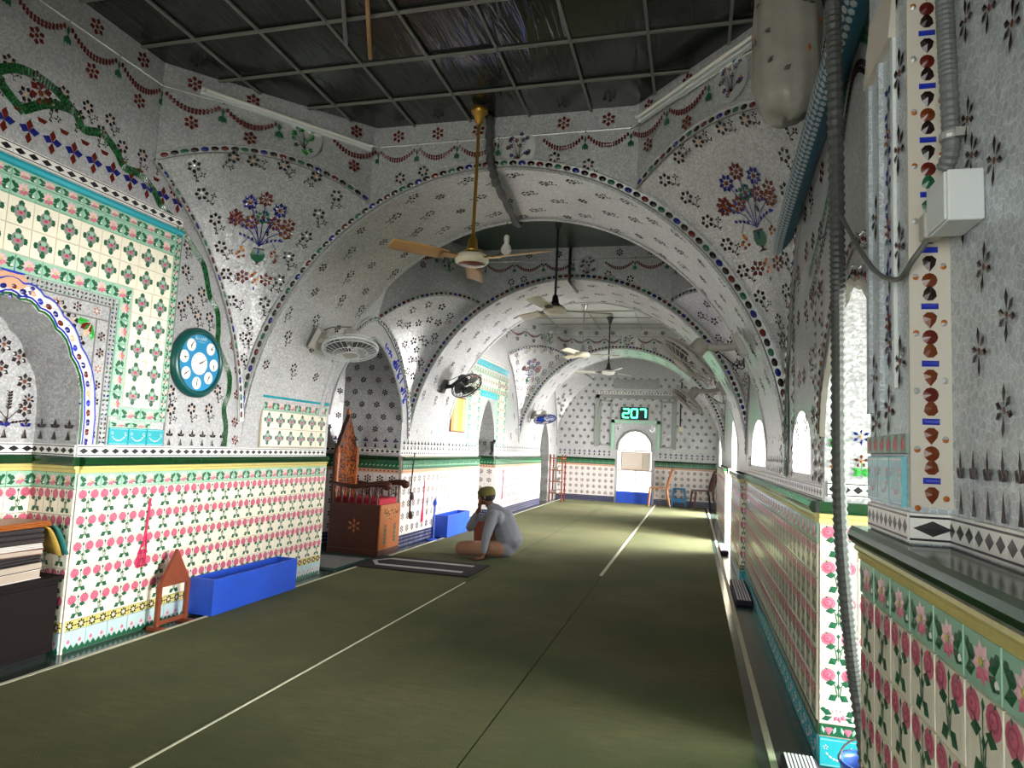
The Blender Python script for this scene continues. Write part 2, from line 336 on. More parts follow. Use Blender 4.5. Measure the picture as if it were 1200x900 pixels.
# ------------------------------------------------------------------ tiles (local XY, +Z out)
T = .1525
def slab(b, w, h, mt, th=.008, bv=.0025):
    x, y = w/2, h/2
    b.add([(-x,-y,-.002),(x,-y,-.002),(x,y,-.002),(-x,y,-.002),(-x+bv,-y+bv,th),(x-bv,-y+bv,th),(x-bv,y-bv,th),(-x+bv,y-bv,th)], [(4,5,6,7),(0,1,5,4),(1,2,6,5),(2,3,7,6),(3,0,4,7)], mt)
def lift(b, fn, z):
    o = len(b.v); fn(b)
    for i in range(o, len(b.v)): p = b.v[i]; b.v[i] = (p[0], p[1], p[2]*.5+z)
def t_rose(b):
    slab(b, T-.0015, T-.0015, 'cream')
    def d(b):
        for sx in (-1, 1): b.disc(sx*.062, -.03, .0125, .044, 'ivory', 8, .0008)
        for sx in (-1, 1):
            b.line([(sx*.034, .03), (sx*.012, 0), (sx*.006, -.035), (sx*.01, -.05)], .0045, 'leaf')
            b.disc(sx*.041, .044, .031, .029, 'pink', 10, .002); b.disc(sx*.042, .045, .02, .018, 'rosedark', 8, .0024, 0, .0012); b.disc(sx*.042, .046, .015, .013, 'pink', 7, .003, 0, .0022); b.disc(sx*.042, .047, .007, .006, 'rosedark', 6, .003, 0, .0036)
            b.petal(sx*.042, .062, 1.57-sx*.7, .016, .005, 'leaf'); b.petal(sx*.008, .016, 1.57-sx*1.75, .046, .015, 'leaf')
            b.petal(sx*.002, -.038, 1.57-sx*2.1, .046, .017, 'leaf')
        b.line([(0, .055), (0, -.05)], .004, 'leaf'); b.petal(0, .045, 1.57, .024, .009, 'leaf'); b.petal(0, .012, -1.57, .03, .009, 'leaf')
    lift(b, d, .0082)
def t_med(b):
    slab(b, T-.0015, T-.0015, 'cream')
    def d(b):
        for a in (0, 1.57, 3.14, 4.71):
            b.disc(.047*cos(a), .050*sin(a), .013, .015, 'leaf', 7, .001)
            b.petal(.028*cos(a), .028*sin(a), a+.5, .034, .011, 'leaf'); b.petal(.028*cos(a), .028*sin(a), a-.5, .034, .011, 'leaf')
        b.disc(0, 0, .040, .044, 'medgrey', 10, .002, 0, .0008); b.disc(0, .020, .02, .012, 'mint', 8, .002, 0, .0022); b.disc(0, -.005, .019, .012, 'pink', 8, .002, 0, .0028)
        for sx in (-1, 1): b.disc(sx*.02, .012, .006, .009, 'leaf', 6, .002, 0, .003)
        b.disc(0, -.03, .012, .008, 'leaf', 6, .002, 0, .003); b.disc(0, -.004, .009, .006, 'wine', 6, .002, 0, .004)
    lift(b, d, .0082)
def t_border(h, bgc='mint'):
    def f(b):
        slab(b, T-.0015, h-.0015, bgc, .009); k = h/.095
        def d(b):
            for sx in (-1, 1):
                b.petal(sx*.022, -.002*k, 1.57-sx*1.2, .05, .016*k, 'leaf'); b.petal(sx*.024, -.012*k, 1.57-sx*1.9, .048, .014*k, 'leaf'); b.disc(sx*.06, .02*k, .012, .011*k, 'leaf', 6)
            b.disc(.055, -.02*k, .012, .010*k, 'white', 6)
            for j in range(8):
                a = j*pi/4+.2; b.petal(.006*cos(a), .006*k*sin(a), a, .032*(k if j in (2, 6, 1, 5) else 1), .0115*k, 'palepink' if j < 5 else 'pink', .005)
            b.disc(0, .002, .008, .008*k, 'yellow' if k > .9 else 'white', 6, .004, 0, .004)
        lift(b, d, .0092)
    return f
def t_pborder(b):   # narrow vertical border: small flower + leaves
    slab(b, .06-.0015, T-.0015, 'mint')
    def d(b):
        for y in (-.05, 0, .05):
            b.petal(0, y, .7, .034, .011, 'leaf'); b.petal(0, y, 2.4, .034, .011, 'leaf'); b.petal(0, y, 4.2, .03, .010, 'leaf')
        for y in (-.026, .05): b.star(0, y, .022, 6, 'palepink', 'pink', .5, .2)
    lift(b, d, .0082)
def t_chain(h):
    def f(b):
        slab(b, T-.0015, h-.0015, 'rope', .008)
        def d(b):
            for x in (-.038, .038):
                for j in range(8):
                    a = j*pi/4; b.disc(x+.019*cos(a), .019*sin(a), .009, .0065, 'glazegreen', 6, .002, a)
                b.disc(x, 0, .011, .011, 'palepink', 6, .002); b.disc(x+.038, 0, .009, .005, 'brown', 6, .002)
        lift(b, d, .0082)
    return f
def t_base(h):
    def f(b):
        slab(b, T-.0015, h-.0015, 'paleblue')
        def d(b):
            for x in (-.057, -.019, .019, .057):
                b.add([(x-.019, -h/2+.004, .0008), (x+.019, -h/2+.004, .0008), (x+.019, -h/2+.02, .0008), (x, -h/2+.045, .0012), (x-.019, -h/2+.02, .0008)], [(0, 1, 2, 3, 4)], 'leaf')
            for x in (-.038, .038): b.petal(x, -.02, 1.57, .035, .012, 'pink'); b.petal(x, -.025, 1.57, .02, .015, 'palepink')
        lift(b, d, .0082)
    return f
def t_heart(h):
    def f(b):
        slab(b, T-.0015, h-.0015, 'leaf')
        def d(b):
            for x in (-.038, .038):
                for sx in (-1, 1): b.disc(x+sx*.006, .006, .010, .009, 'pink', 7, .002)
                b.petal(x, .006, -1.57, .024, .013, 'pink', .003, .2)
                for sx in (-1, 1): b.petal(x+sx*.018, -.012, 1.57-sx*.3, .032, .007, 'mint')
        lift(b, d, .0082)
    return f
def t_turq(h, skin_='turq'):
    def f(b):
        slab(b, T-.0015, h-.0015, skin_)
        def d(b):
            for k in range(9):
                u = k/4-1; b.petal(u*.05, .0-.028*(1-u*u)*h/.12, u*.9, .016, .005, 'palepink' if k % 2 else 'paleblue')
            b.line([(-.07, h*.42), (.07, h*.42)], .002, 'paleblue'); b.line([(-.07, -h*.42), (.07, -h*.42)], .002, 'paleblue')
            for sx in (-1, 1): b.star(sx*.05, .02*h/.12, .012, 5, 'palepink')
        lift(b, d, .0082)
    return f
def t_diam(n=2, h=.07):
    def f(b):
        slab(b, T-.001, h-.001, 'white', .006, .001)
        def d(b):
            w = T/n
            for k in range(n): x = -T/2+w*(k+.5); b.disc(x, 0, w*.42, h*.25, 'black', 4, .001)
            for y in (h*.36, -h*.36): b.line([(-T/2, y), (T/2, y)], h*.07, 'black')
        lift(b, d, .0062)
    return f
def t_star(b):
    slab(b, T-.0015, T-.0015, 'star_white')
    lift(b, lambda q: q.star(0, .0, .05, 6, 'dark', 'brown', .46, .3), .0082)
def t_star2(b):
    slab(b, T-.0015, T-.0015, 'star_white')
    lift(b, lambda q: (q.star(-.036, .036, .03, 6, 'dark', 'pink', .32, .3), q.star(.038, -.038, .03, 6, 'dark', 'pink', .32, .3)), .0082)
def t_skirt(b):
    slab(b, T-.0015, .15, 'skirt_blue')
    lift(b, lambda q: [q.disc(x, y, .008, .008, 'white', 4, .002) for x in (-.055, -.018, .018, .055) for y in (-.045, 0, .045)], .0082)
def t_top(b):       # green band with an orange dotted line under it
    slab(b, T-.0015, .16, 'leaf')
    def d(q):
        q.add([(-T/2, -.08, .0005), (T/2, -.08, .0005), (T/2, -.035, .0005), (-T/2, -.035, .0005)], [(0, 1, 2, 3)], 'peach')
        for x in (-.05, 0, .05): q.disc(x, -.057, .016, .012, 'wine', 6); q.petal(x, 0, 1.57, .05, .014, 'green'); q.petal(x, 0, .6, .04, .01, 'mint')
    lift(b, d, .0082)
TB = {}
def tdef(name, fn):
    b = MB(); fn(b); TB[name] = (b, b.mesh(name))
tdef('rose_tile', t_rose); tdef('medallion_tile', t_med); tdef('flower_border_tile', t_border(.095)); tdef('vine_border_tile', t_border(.085, 'ivory'))
tdef('narrow_border_tile', t_pborder); tdef('chain_tile', t_chain(.056)); tdef('base_tile', t_base(.124)); tdef('heart_tile', t_heart(.05)); tdef('turquoise_tile', t_turq(.124))
tdef('turquoise_panel_tile', t_turq(.11)); tdef('diamond_tile', t_diam(2)); tdef('large_diamond_tile', t_diam(3)); tdef('star_tile', t_star); tdef('twin_star_tile', t_star2); tdef('skirting_tile', t_skirt); tdef('green_band_tile', t_top)
NMAP = {'large_diamond_tile': 'diamond_tile', 'twin_star_tile': 'star_tile', 'turquoise_panel_tile': 'turquoise_tile'}
def tile_row(parent, key, P0, d, z, n, pitch=T, off=0., join=None, rot=0):
    """n tiles starting at P0 (edge) along unit d; outward normal = d x up"""
    d = V(d); up = V((0, 0, 1))
    for k in range(n):
        P = V(P0)+d*(pitch*(k+.5)); P.z = z; M = frame(P, d, up, rot, 1., off)
        if pitch != T: M = M @ Matrix.Diagonal((pitch/T, 1, 1, 1))
        if join is not None: merge(join, TB[key][0], M)
        else: inst(TB[key][1], NMAP.get(key, key), parent, M)
def moulding(parent, P0, P1, d, z0=1.035, depth=.03, name='cornice', prof=None, smooth=False):
    """sweep cream and green cornice along P0->P1 with outward normal d x up"""
    P0, P1 = V(P0), V(P1); d = V(d).normalized(); n = d.cross(V((0, 0, 1)))
    b = MB(); h = 1.13-z0
    segs = [('rope', [(0, 0), (.012, .002), (.014, .018), (.01, .022), (.022, .026), (.026, .034), (.022, .042)]),
            ('glazegreen', [(.022, .042), (.03, .046), (depth+.008, .056), (depth+.012, .07), (depth+.006, .084), (depth, h), (-.08, h)])]
    for mt, pr in segs:
        A, B = [P0+n*x+V((0, 0, z0+z)) for x, z in pr], [P1+n*x+V((0, 0, z0+z)) for x, z in pr]
        b.grid([B, A], mt); q = [V((-.03, 0, 0))]
        for E_, fl in ((A, 0), (B, 1)):
            base = P1 if fl else P0; ps = E_+[base-n*.03+V((0, 0, z0+pr[-1][1])), base-n*.03+V((0, 0, z0+pr[0][1]))]; b.poly(ps[::-1] if fl else ps, mt)
    o = b.build(name, parent); return o
def rose_dado(parent, P0, d, n, pitch=T, base='base_tile', low='chain_tile', top='flower_border_tile', zrow=.18, off=0., corn=True, join=None):
    d = V(d); P0 = V(P0)
    tile_row(parent, base, P0, d, .062, n, pitch, off, join); tile_row(parent, low, P0, d, .152, n, pitch, off, join)
    for r in range(5): tile_row(parent, 'rose_tile', P0, d, .18+T*(r+.5), n, pitch, off, join)
    tile_row(parent, top, P0, d, .18+T*5+.0475, n, pitch, off, join)
    if corn: moulding(parent, (*P0.xy, 0), (*(P0+d*pitch*n).xy, 0), d)

# ================================================================== THE HALL
XL, XR = -3.52, .57; CX = (XL+XR)/2; AX = (XR-XL)/2; AB = 2.18; Z0 = 1.2; ZC = 3.79
UPZ = V((0, 0, 1))
# ---- floor
fb = MB(); fb.box(-4.6, 3.6, -3.2, 18.2, -.12, 0, 'stone')
struct(fb.build('floor'))
def arch_z(x): u = max(-1, min(1, (x-CX)/AX)); return Z0+AB*sqrt(max(0, 1-u*u))

# ---- left wall: bays separated into building pieces
def arch_open_face(b, plane, a0, a1, z0, z1, openings, mt, flip):
    """vertical face in plane const; along-axis a0..a1; openings: list of curves [(a,z)...] from left foot to right foot, feet at z0"""
    def P(a, z): return plane(a, z)
    def quad(pa, pb, pc, pd): b.poly([pa, pb, pc, pd] if not flip else [pd, pc, pb, pa], mt)
    cur = a0
    for cv in openings:
        quad(P(cur, z0), P(cv[0][0], z0), P(cv[0][0], z1), P(cur, z1))
        for i in range(len(cv)-1):
            (a, z), (c, w) = cv[i], cv[i+1]
            if c-a > 1e-5: quad(P(a, z), P(c, w), P(c, z1), P(a, z1))
        if cv[0][1] > z0+1e-4: quad(P(cv[0][0], z0), P(cv[-1][0], z0), P(cv[-1][0], cv[-1][1]), P(cv[0][0], cv[0][1]))
        cur = cv[-1][0]
    quad(P(cur, z0), P(a1, z0), P(a1, z1), P(cur, z1))
def curve_arch(c, half, zfoot, zs, za, n=28, p=1.7, q=.62, lobes=0, amp=.02):
    cv = [(c-half, zfoot)]
    for i in range(n+1):
        s = -1+2*i/n; z = zs+(za-zs)*(max(0, 1-abs(s)**p))**q; a = c+half*s
        if lobes:
            k = abs(sin(lobes*pi*(s+1)/2)); r = amp*k; ang = math.atan2(z-zs, a-c); a += r*cos(ang); z += r*sin(ang)
        cv.append((a, z))
    cv.append((c+half, zfoot))
    for i in range(1, len(cv)):
        if cv[i][0] < cv[i-1][0]: cv[i] = (cv[i-1][0]+1e-6, cv[i][1])
    return cv

# ---------- transverse arches
def ell(th): return CX+AX*cos(th), Z0+AB*sin(th)
def ring_beads(parent, pts, ups, nrm, bl=.05, bw=.026, gap=.02, off=.012, cols=('red', 'dark', 'leaf', 'dark', 'navy', 'dark'), band=.06, name='gem_ring', frame_mt='silver'):
    """raised silver band with a row of gem beads; pts polyline centre, ups outward in-plane dirs, nrm surface normals"""
    bb = MB(); prof = [(-band/2, 0), (-band/2+.006, off), (band/2-.006, off), (band/2, 0)]
    rows = [[V(p)+V(u)*a+V(n)*z for a, z in prof] for p, u, n in zip(pts, ups, nrm)]
    bb.grid(rows, frame_mt)
    ring = bb.build(name, parent)
    eb = MB()
    for sg in (-1, 1): eb.tube([V(p)+V(u)*sg*band*.47+V(n)*off*.8 for p, u, n in zip(pts, ups, nrm)], .0045, 4, 'lightlines' if sg < 0 else 'silver', False)
    eb.build('ring_edges', ring, stuff=True)
    gb = MB(); acc = 0; k = 0; nxt = bl
    for i in range(len(pts)-1):
        a, c = V(pts[i]), V(pts[i+1]); L = (c-a).length
        while acc+L > nxt:
            t = (nxt-acc)/L; P = a.lerp(c, t); tg = (c-a).normalized(); n = V(nrm[i]).lerp(V(nrm[i+1]), t).normalized()
            src = MB(); src.disc(0, 0, bl/2, bw/2, cols[k % len(cols)], 8, .008)
            u = n.cross(tg); merge(gb, src, frame(P, tg, u, 0, 1, off+.0005)); nxt += bl+gap; k += 1
        acc += L
    gb.build('gem_beads', ring, stuff=True)
    return ring
def transverse_arch(name, Y0, Y1, label, inlays=True, ring=True, th0=.06, rows=3, step=.23, rmesh=None, bead=(.06, .04, .01)):
    b = MB(); N = 56
    th = [pi-(i/N)*pi for i in range(N+1)]
    for Y, fl in ((Y0, 0), (Y1, 1)):
        for i in range(N):
            (x0, z0), (x1, z1) = ell(th[i]), ell(th[i+1])
            q = [(x0, Y, z0), (x1, Y, z1), (x1, Y, ZC+.1), (x0, Y, ZC+.1)]
            b.poly(q if not fl else q[::-1], 'mosaic_grey' if z0 > 9 else 'mosaic')
    k = [Y0, Y0+.05, Y0+.06, Y1-.06, Y1-.05, Y1]; dz = [0, 0, -.012, -.012, 0, 0]
    rows_ = []
    for t in th:
        x, z = ell(t); n = V((-cos(t)/AX, 0, -sin(t)/AB)).normalized()
        rows_.append([V((x, y, z))+n*e*1.0 for y, e in zip(k, dz)])
    b.grid(rows_, 'mosaic')
    o = b.build(name); struct(o, label)
    if ring:
        pts, ups, nr = [], [], []
        for i in range(81):
            t = pi-.14-(pi-.28)*i/80; x, z = ell(t); n = V((cos(t)/AX, 0, sin(t)/AB)).normalized(); pts.append(V((x, Y0, z))+n*.05); ups.append(n); nr.append(V((0, -1, 0)))
        ring_beads(o, pts, ups, nr, *bead)
    if inlays:
        W = Y1-Y0; cnt = 0; t = .32; row = 0
        while t < pi-.25:
            for j in range(rows):
                y = Y0+W*(j+.5+(.25 if row % 2 else -.25)*.8)/rows+random.uniform(-.02, .02); tt = t+random.uniform(-.012, .012)
                x, z = ell(pi-tt); n = V((cos(tt)/AX, 0, -sin(tt)/AB)); n.normalize()
                up = V((sin(tt)*AX, 0, cos(tt)*AB)).normalized()   # towards the crown on the left half
                up = V((n.z, 0, -n.x)); up = -up if up.z < 0 else up
                r = up.cross(n)
                inst(random.choice([M_sprig2, M_starD, M_sprig2]) if rmesh is None else rmesh, 'inlay_flower', o, frame((x, y, z), r, up, random.uniform(-.25, .25), .9, -.010))
            t += step/2.1; row += 1
    return o
A1 = (4.70, 5.85); A2 = (8.02, 9.37); A3 = (13.66, 14.9)
arch1 = transverse_arch('wall_arch_1', *A1, label='wide silver mosaic arch behind the gold-topped ceiling fan')
arch2 = transverse_arch('wall_arch_2', *A2, label='middle silver mosaic arch beyond the crescent vault', rows=3, step=.26)
arch3 = transverse_arch('wall_arch_3', *A3, label='farthest silver mosaic arch before the end wall', rows=3, step=.3)
arch0 = transverse_arch('wall_arch_4', -.6, .66, label='mosaic arch over the near end of the hall', inlays=False, ring=False)

# ---------- bays: pendentives, drum, ceiling
def bay(i, Y0, Y1, rb, cx, cyy, deco=True):
    Yc, hy = (Y0+Y1)/2, (Y1-Y0)/2; par = MB(); out = {}
    phB = math.acos((AX-cx)/AX); phA = math.acos(max(0, (hy-cyy)/hy)) if hy > cyy else pi/2
    cb = MB()
    root = None; pends = []
    def pf(sx, sy):
        X = XL if sx < 0 else XR
        def Pt(s, t):
            f = .1+(phA-.1)*t; g = .1+(phB-.1)*t
            EL = V((X, Yc+sy*hy*cos(f), Z0+rb*sin(f))); ER = V((CX+sx*AX*cos(g), Yc+sy*hy, Z0+AB*sin(g)))
            ro = V((sx*cos(g)/AX, 0, sin(g)/AB)).normalized()*.1*min(1, t*4); ER = ER+ro; ER.x = max(XL, min(XR, ER.x))
            p = EL.lerp(ER, s); c = V((X, Yc+sy*hy, 0)); d = V((c.x-p.x, c.y-p.y, 0)); d = d.normalized() if d.length > 1e-6 else d
            k = 4*s*(1-s)
            return p+d*(.32*t*(1-t)*k*min(1, (ER-EL).length))+V((0, 0, .2*k*t**4))
        return Pt
    drum = MB()
    for sx in (-1, 1):
        for sy in (-1, 1):
            Pt = pf(sx, sy); b = MB(); n = 14
            rows = [[Pt(s/n, t/n) for s in range(n+1)] for t in range(n+1)]
            flip = (sx*sy) > 0
            b.grid([r[::-1] for r in rows] if flip else rows, 'mosaic')
            pends.append((sx, sy, Pt, b, flip))
            top = [Pt(s/n, 1) for s in range(n+1)]; hi = [V((p.x, p.y, ZC+.02)) for p in top]
            drum.grid([top[::-1], hi[::-1]] if flip else [top, hi], 'mosaic')
    root = drum.build('wall_drum_%d' % i); struct(root, 'octagonal drum ring of grey mosaic over bay %s' % ('one two three four'.split()[i-1]))
    res = {}
    for sx, sy, Pt, b, flip in pends:
        o = b.build('pendentive', root, smooth=True); res[(sx, sy)] = (o, Pt)
        if sy > 0 or deco == 2:
            # arch ring on the diagonal
            A = Pt(0, 1); Bp = Pt(1, 1); ax = (Bp-A).normalized(); nn = V((0, 0, 1)).cross(ax)
            if nn.dot(V((CX, Yc, 0))-A) < 0: nn = -nn
            pts = [Pt(s/24, 1) for s in range(25)]; ups = [V((0, 0, 1))]*25
            ring_beads(o, pts, ups, [nn]*25, .055, .034, .012, .012, band=.055)
            # wall-side ring
            pts = [Pt(0, t/24)+V((-sx*.004, 0, 0)) for t in range(25)]; cw = V((pts[0].x, Yc, Z0)); pts = [p+(cw-p).normalized()*.03 for p in pts]
            ups = []
            for t in range(25):
                tg = (pts[min(24, t+1)]-pts[max(0, t-1)]).normalized(); ups.append(V((0, tg.z, -tg.y))*sy)
            ring_beads(o, pts, ups, [V((-sx, 0, 0))]*25, .055, .03, .014, .012, band=.05)
    res['root'] = root
    return res
def pend_frame(Pt, s, t, inward):
    e = .01; P = Pt(s, t); ds = Pt(s+e, t)-Pt(s-e, t); dt = Pt(s, min(1, t+e))-Pt(s, t-e); n = ds.cross(dt).normalized()
    if n.dot(inward-P) < 0: n = -n
    up = (dt-n*dt.dot(n)).normalized(); r = up.cross(n); return P, r, up
def conform(src, Pt, s0, t0, k, inward):
    b = MB(); b.f = [list(f) for f in src.f]; b.m = list(src.m); P0, r0, u0 = pend_frame(Pt, s0, t0, inward); sg = 1 if (Pt(s0+.01, t0)-P0).dot(r0) > 0 else -1
    cs = {}
    for x, y, z in src.v:
        t = t0+y*k/((Pt(s0, t0+.02)-Pt(s0, t0-.02)).length/.04); t = min(.999, max(.02, t)); e = .02; L = (Pt(s0+e, t)-Pt(s0-e, t)).length/(2*e); s = s0+sg*x*k/L
        P, r, u = pend_frame(Pt, s, min(.985, t), inward); n = r.cross(u); b.v.append(tuple(P+n*(z+.006)))
    return b
def deco_pend(o, Pt, bays, sx, main, vase=True, rim=True):
    inward = V((CX, bays, 2.2))
    if vase:
        conform(main, Pt, .5, .74, .98, inward).build('bouquet_inlay', o)
    for k in range(6):           # sprigs following the two rims
        t = .44+.5*k/5.
        for s in ((.12+.02*(t < .5)), 1-(.12+.02*(t < .5))):
            P, r, u = pend_frame(Pt, s, min(.93, t), inward); inst(M_sprig2, 'inlay_flower', o, frame(P, r, u, random.uniform(-.5, .5), .95, .003))
    for s in (.3, .43, .57, .7):
        P, r, u = pend_frame(Pt, s, .985, inward); inst(M_sprig, 'inlay_flower', o, frame(P-V((0, 0, .05)), r, u, random.uniform(-1.6, 1.6), .9, .003))
    for s, t in ((.28, .78), (.72, .78), (.3, .55), (.7, .55)):
        P, r, u = pend_frame(Pt, s, t, inward); inst(M_starR, 'inlay_flower', o, frame(P, r, u, random.uniform(-.3, .3), .95, .003))
    for s, t in ((.5, .22), (.35, .3), (.65, .3), (.5, .36)):
        P, r, u = pend_frame(Pt, s, t, inward); inst(M_sprig2, 'inlay_flower', o, frame(P, r, u, 0, .8, .003))
b1 = bay(1, .66, A1[0], 2.15, 1.05, 1.13)
b2 = bay(2, A1[1], A2[0], 1.5, .92, 1.1)
b3 = bay(3, A2[1], A3[0], 2.15, 1.05, 1.13)
b4 = bay(4, A3[1], 17.7, 2.0, 1.0, 1.1)
for bb_, yc in ((b1, 2.68), (b3, 11.5)):
    for sx in (-1, 1): deco_pend(*bb_[(sx, 1)], yc, sx, B_vase)
for sx in (-1, 1):     # bay 2: stars and a crescent
    o, Pt = b2[(sx, 1)]; inw = V((CX, 6.9, 2.2))
    for s, t in ((.5, .92), (.32, .9), (.68, .9), (.25, .78), (.42, .78), (.6, .8), (.76, .78), (.36, .64), (.55, .66), (.7, .62), (.5, .38), (.62, .5), (.3, .5), (.45, .25), (.15, .8), (.16, .6), (.86, .82), (.85, .65), (.82, .45), (.2, .4)):
        P, r, u = pend_frame(Pt, s, t, inw); inst(M_star5 if .2 < s < .8 else M_sprig2, 'inlay_flower', o, frame(P, r, u, random.uniform(-.2, .2), .95, .003))
    P, r, u = pend_frame(Pt, .48, .52, inw); inst(M_cres, 'crescent_inlay', o, frame(P, r, u, 0, 1.3, .004)); P, r, u = pend_frame(Pt, .48, .57, inw); inst(M_star5, 'inlay_flower', o, frame(P, r, u, 0, .9, .004))
for sx in (-1, 1):
    o, Pt = b4[(sx, 1)]; inw = V((CX, 16.3, 2.2))
    for k in range(22):
        P, r, u = pend_frame(Pt, random.uniform(.15, .85), random.uniform(.3, .95), inw); inst(M_starD, 'inlay_flower', o, frame(P, r, u, 0, .9, .003))

def octa(Yc, hy, cx, cyy, e=0.):
    x0, x1 = XL-e, XR+e; y0, y1 = Yc-hy-e, Yc+hy+e
    return [(x0+cx, y0), (x1-cx, y0), (x1, y0+cyy), (x1, y1-cyy), (x1-cx, y1), (x0+cx, y1), (x0, y1-cyy), (x0, y0+cyy)]
# ---------- drum decoration: garlands and flowers on the eight faces
def drum_deco(bres, Yc, hy, cx, cyy, far_o, wl=None, wr=None, stars=M_starR, garl=True):
    root = bres['root']
    def run(p0, p1, par, nn, zg, zst, medal=None, low=True):
        p0, p1 = V(p0), V(p1); L = (p1-p0).length; d = (p1-p0).normalized(); n = max(1, round(L/.36)); w = L/n
        for k in range(n):
            P = p0+d*w*(k+.5); P.z = zg
            if medal is not None and k == n//2:
                inst(medal, 'round_medallion', par, frame(P-V((0, 0, .06)), d, UPZ, 0, .85, .004)); continue
            M = frame(P, d, UPZ, 0, 1, .003) @ Matrix.Diagonal((w/.36, 1, 1, 1)); inst(M_garl, 'garland_swag', par, M)
            P2 = P.copy(); P2.z = zst; inst(stars, 'inlay_flower', par, frame(P2, d, UPZ, random.uniform(-.2, .2), .9, .003))
            if low:
                P3 = P.copy(); P3.z = zg-.17; inst(stars, 'inlay_flower', par, frame(P3, d, UPZ, random.uniform(-.2, .2), .85, .003))
    zg, zst = 3.60, 3.71
    ov = octa(Yc, hy, cx, cyy); b = MB(); b.tube([(p[0], p[1], zg+.035) for p in ov]+[(ov[0][0], ov[0][1], zg+.035)], .007, 6, 'silver', False); b.build('silver_fillet', root)
    Yf = Yc+hy; run((CX-AX+cx, Yf, 0), (CX+AX-cx, Yf, 0), far_o, None, zg, zst, M_round2, low=False)
    for x, z in ((CX-.78, 3.33), (CX-.6, 3.37), (CX+.7, 3.34), (CX+.45, 3.41)):
        inst(M_sprig, 'inlay_flower', far_o, frame((x, Yf, z), (1, 0, 0), UPZ, random.uniform(-.3, .3), .9, .003))
    run((XL, Yc+hy-cyy, 0), (CX-AX+cx, Yf, 0), root, None, zg, zst, M_round)
    run((CX+AX-cx, Yf, 0), (XR, Yc+hy-cyy, 0), root, None, zg, zst, M_round2)
    run((XL, Yc-hy+cyy, 0), (XL, Yc+hy-cyy, 0), root, None, zg, zst)
drum_deco(b1, 2.68, 2.02, 1.05, 1.13, arch1)
drum_deco(b2, 6.935, 1.085, .92, 1.084, arch2, stars=M_starD)
drum_deco(b3, 11.515, 2.145, 1.05, 1.13, arch3, stars=M_starD)

# ---------- ceilings
ct = MB(); ct.box(-4.7, 1.2, -3.2, 18.2, ZC+.1, ZC+.25, 'plaster'); struct(ct.build('ceiling'))
def clip_poly(poly, x0, x1, y0, y1):
    def cut(ps, f):
        o = []
        for i in range(len(ps)):
            a, b = ps[i], ps[(i+1) % len(ps)]; fa, fb_ = f(a), f(b)
            if fa >= 0: o.append(a)
            if fa*fb_ < 0: t = fa/(fa-fb_); o.append((a[0]+(b[0]-a[0])*t, a[1]+(b[1]-a[1])*t))
        return o
    for f in (lambda p: p[0]-x0, lambda p: x1-p[0], lambda p: p[1]-y0, lambda p: y1-p[1]):
        poly = cut(poly, f)
        if len(poly) < 3: return []
    return poly
def panel_ceiling(name, label, Yc, hy, cx, cyy, mt, dx, dy, bar, z=ZC, ang=0.):
    oc = octa(Yc, hy, cx, cyy, .01)
    root = bpy.data.objects.new(name, None); COL.objects.link(root); struct(root, label)
    x0, x1, y0, y1 = XL-.05, XR+.05, Yc-hy-.05, Yc+hy+.05; nx = round((x1-x0)/dx); ny = round((y1-y0)/dy)
    for a in range(nx):
        for c in range(ny):
            q = clip_poly(oc, x0+(x1-x0)*a/nx, x0+(x1-x0)*(a+1)/nx, y0+(y1-y0)*c/ny, y0+(y1-y0)*(c+1)/ny)
            if len(q) < 3: continue
            zz = z+random.uniform(0, .012); b = MB(); b.poly([(p[0], p[1], zz) for p in q][::-1], mt); b.poly([(p[0], p[1], z+.03) for p in q], mt)
            n = len(q)
            for k in range(n): p, r = q[k], q[(k+1) % n]; b.poly([(p[0], p[1], zz), (r[0], r[1], zz), (r[0], r[1], z+.03), (p[0], p[1], z+.03)], mt)
            b.build('ceiling_panel', root)
    def span(f):
        vals = []
        for i in range(len(oc)):
            a, c = oc[i], oc[(i+1) % len(oc)]; fa, fc = f(a), f(c)
            if fa*fc < 0: t = fa/(fa-fc); vals.append((a[0]+(c[0]-a[0])*t, a[1]+(c[1]-a[1])*t))
        return vals
    for a in range(1, nx):
        x = x0+(x1-x0)*a/nx; v = sorted(span(lambda p: p[0]-x), key=lambda p: p[1])
        if len(v) == 2: b = MB(); b.box(x-.009, x+.009, v[0][1], v[1][1], z-.012, z+.002, bar); b.build('ceiling_bar', root)
    for c in range(1, ny):
        y = y0+(y1-y0)*c/ny; v = sorted(span(lambda p: p[1]-y), key=lambda p: p[0])
        if len(v) == 2: b = MB(); b.box(v[0][0], v[1][0], y-.009, y+.009, z-.013, z+.001, bar); b.build('ceiling_bar', root)
    return root
panel_ceiling('ceiling_1', 'dark glossy ceiling sheet panels held by thin bars', 2.68, 2.02, 1.05, 1.13, 'ceil_sheet', .46, .46, 'lightlines')
panel_ceiling('ceiling_3', 'grey ceiling panels of the third bay', 11.515, 2.145, 1.05, 1.13, 'alu', .9, .6, 'steel')
for nm, yc, hy, cx, cyy, lb in (('ceiling_2', 6.935, 1.085, .92, 1.08, 'dark green flat ceiling of the second bay'), ('ceiling_4', 16.3, 1.4, 1., 1.1, 'dark green flat ceiling of the end bay')):
    b = MB(); oc = octa(yc, hy, cx, cyy, .01); b.poly([(p[0], p[1], ZC) for p in oc][::-1], 'darkgreen'); b.poly([(p[0], p[1], ZC+.04) for p in oc], 'darkgreen'); struct(b.build(nm), lb)
b = MB(); b.box(XL, XR, -3.1, -.6, 3.3, 3.4, 'plaster'); struct(b.build('ceiling_5'), 'plain ceiling over the near entrance')

# ================================================================== LEFT WALL
DL = -3.49                       # dado face
WLl = lambda y, z: (XL, y, z)
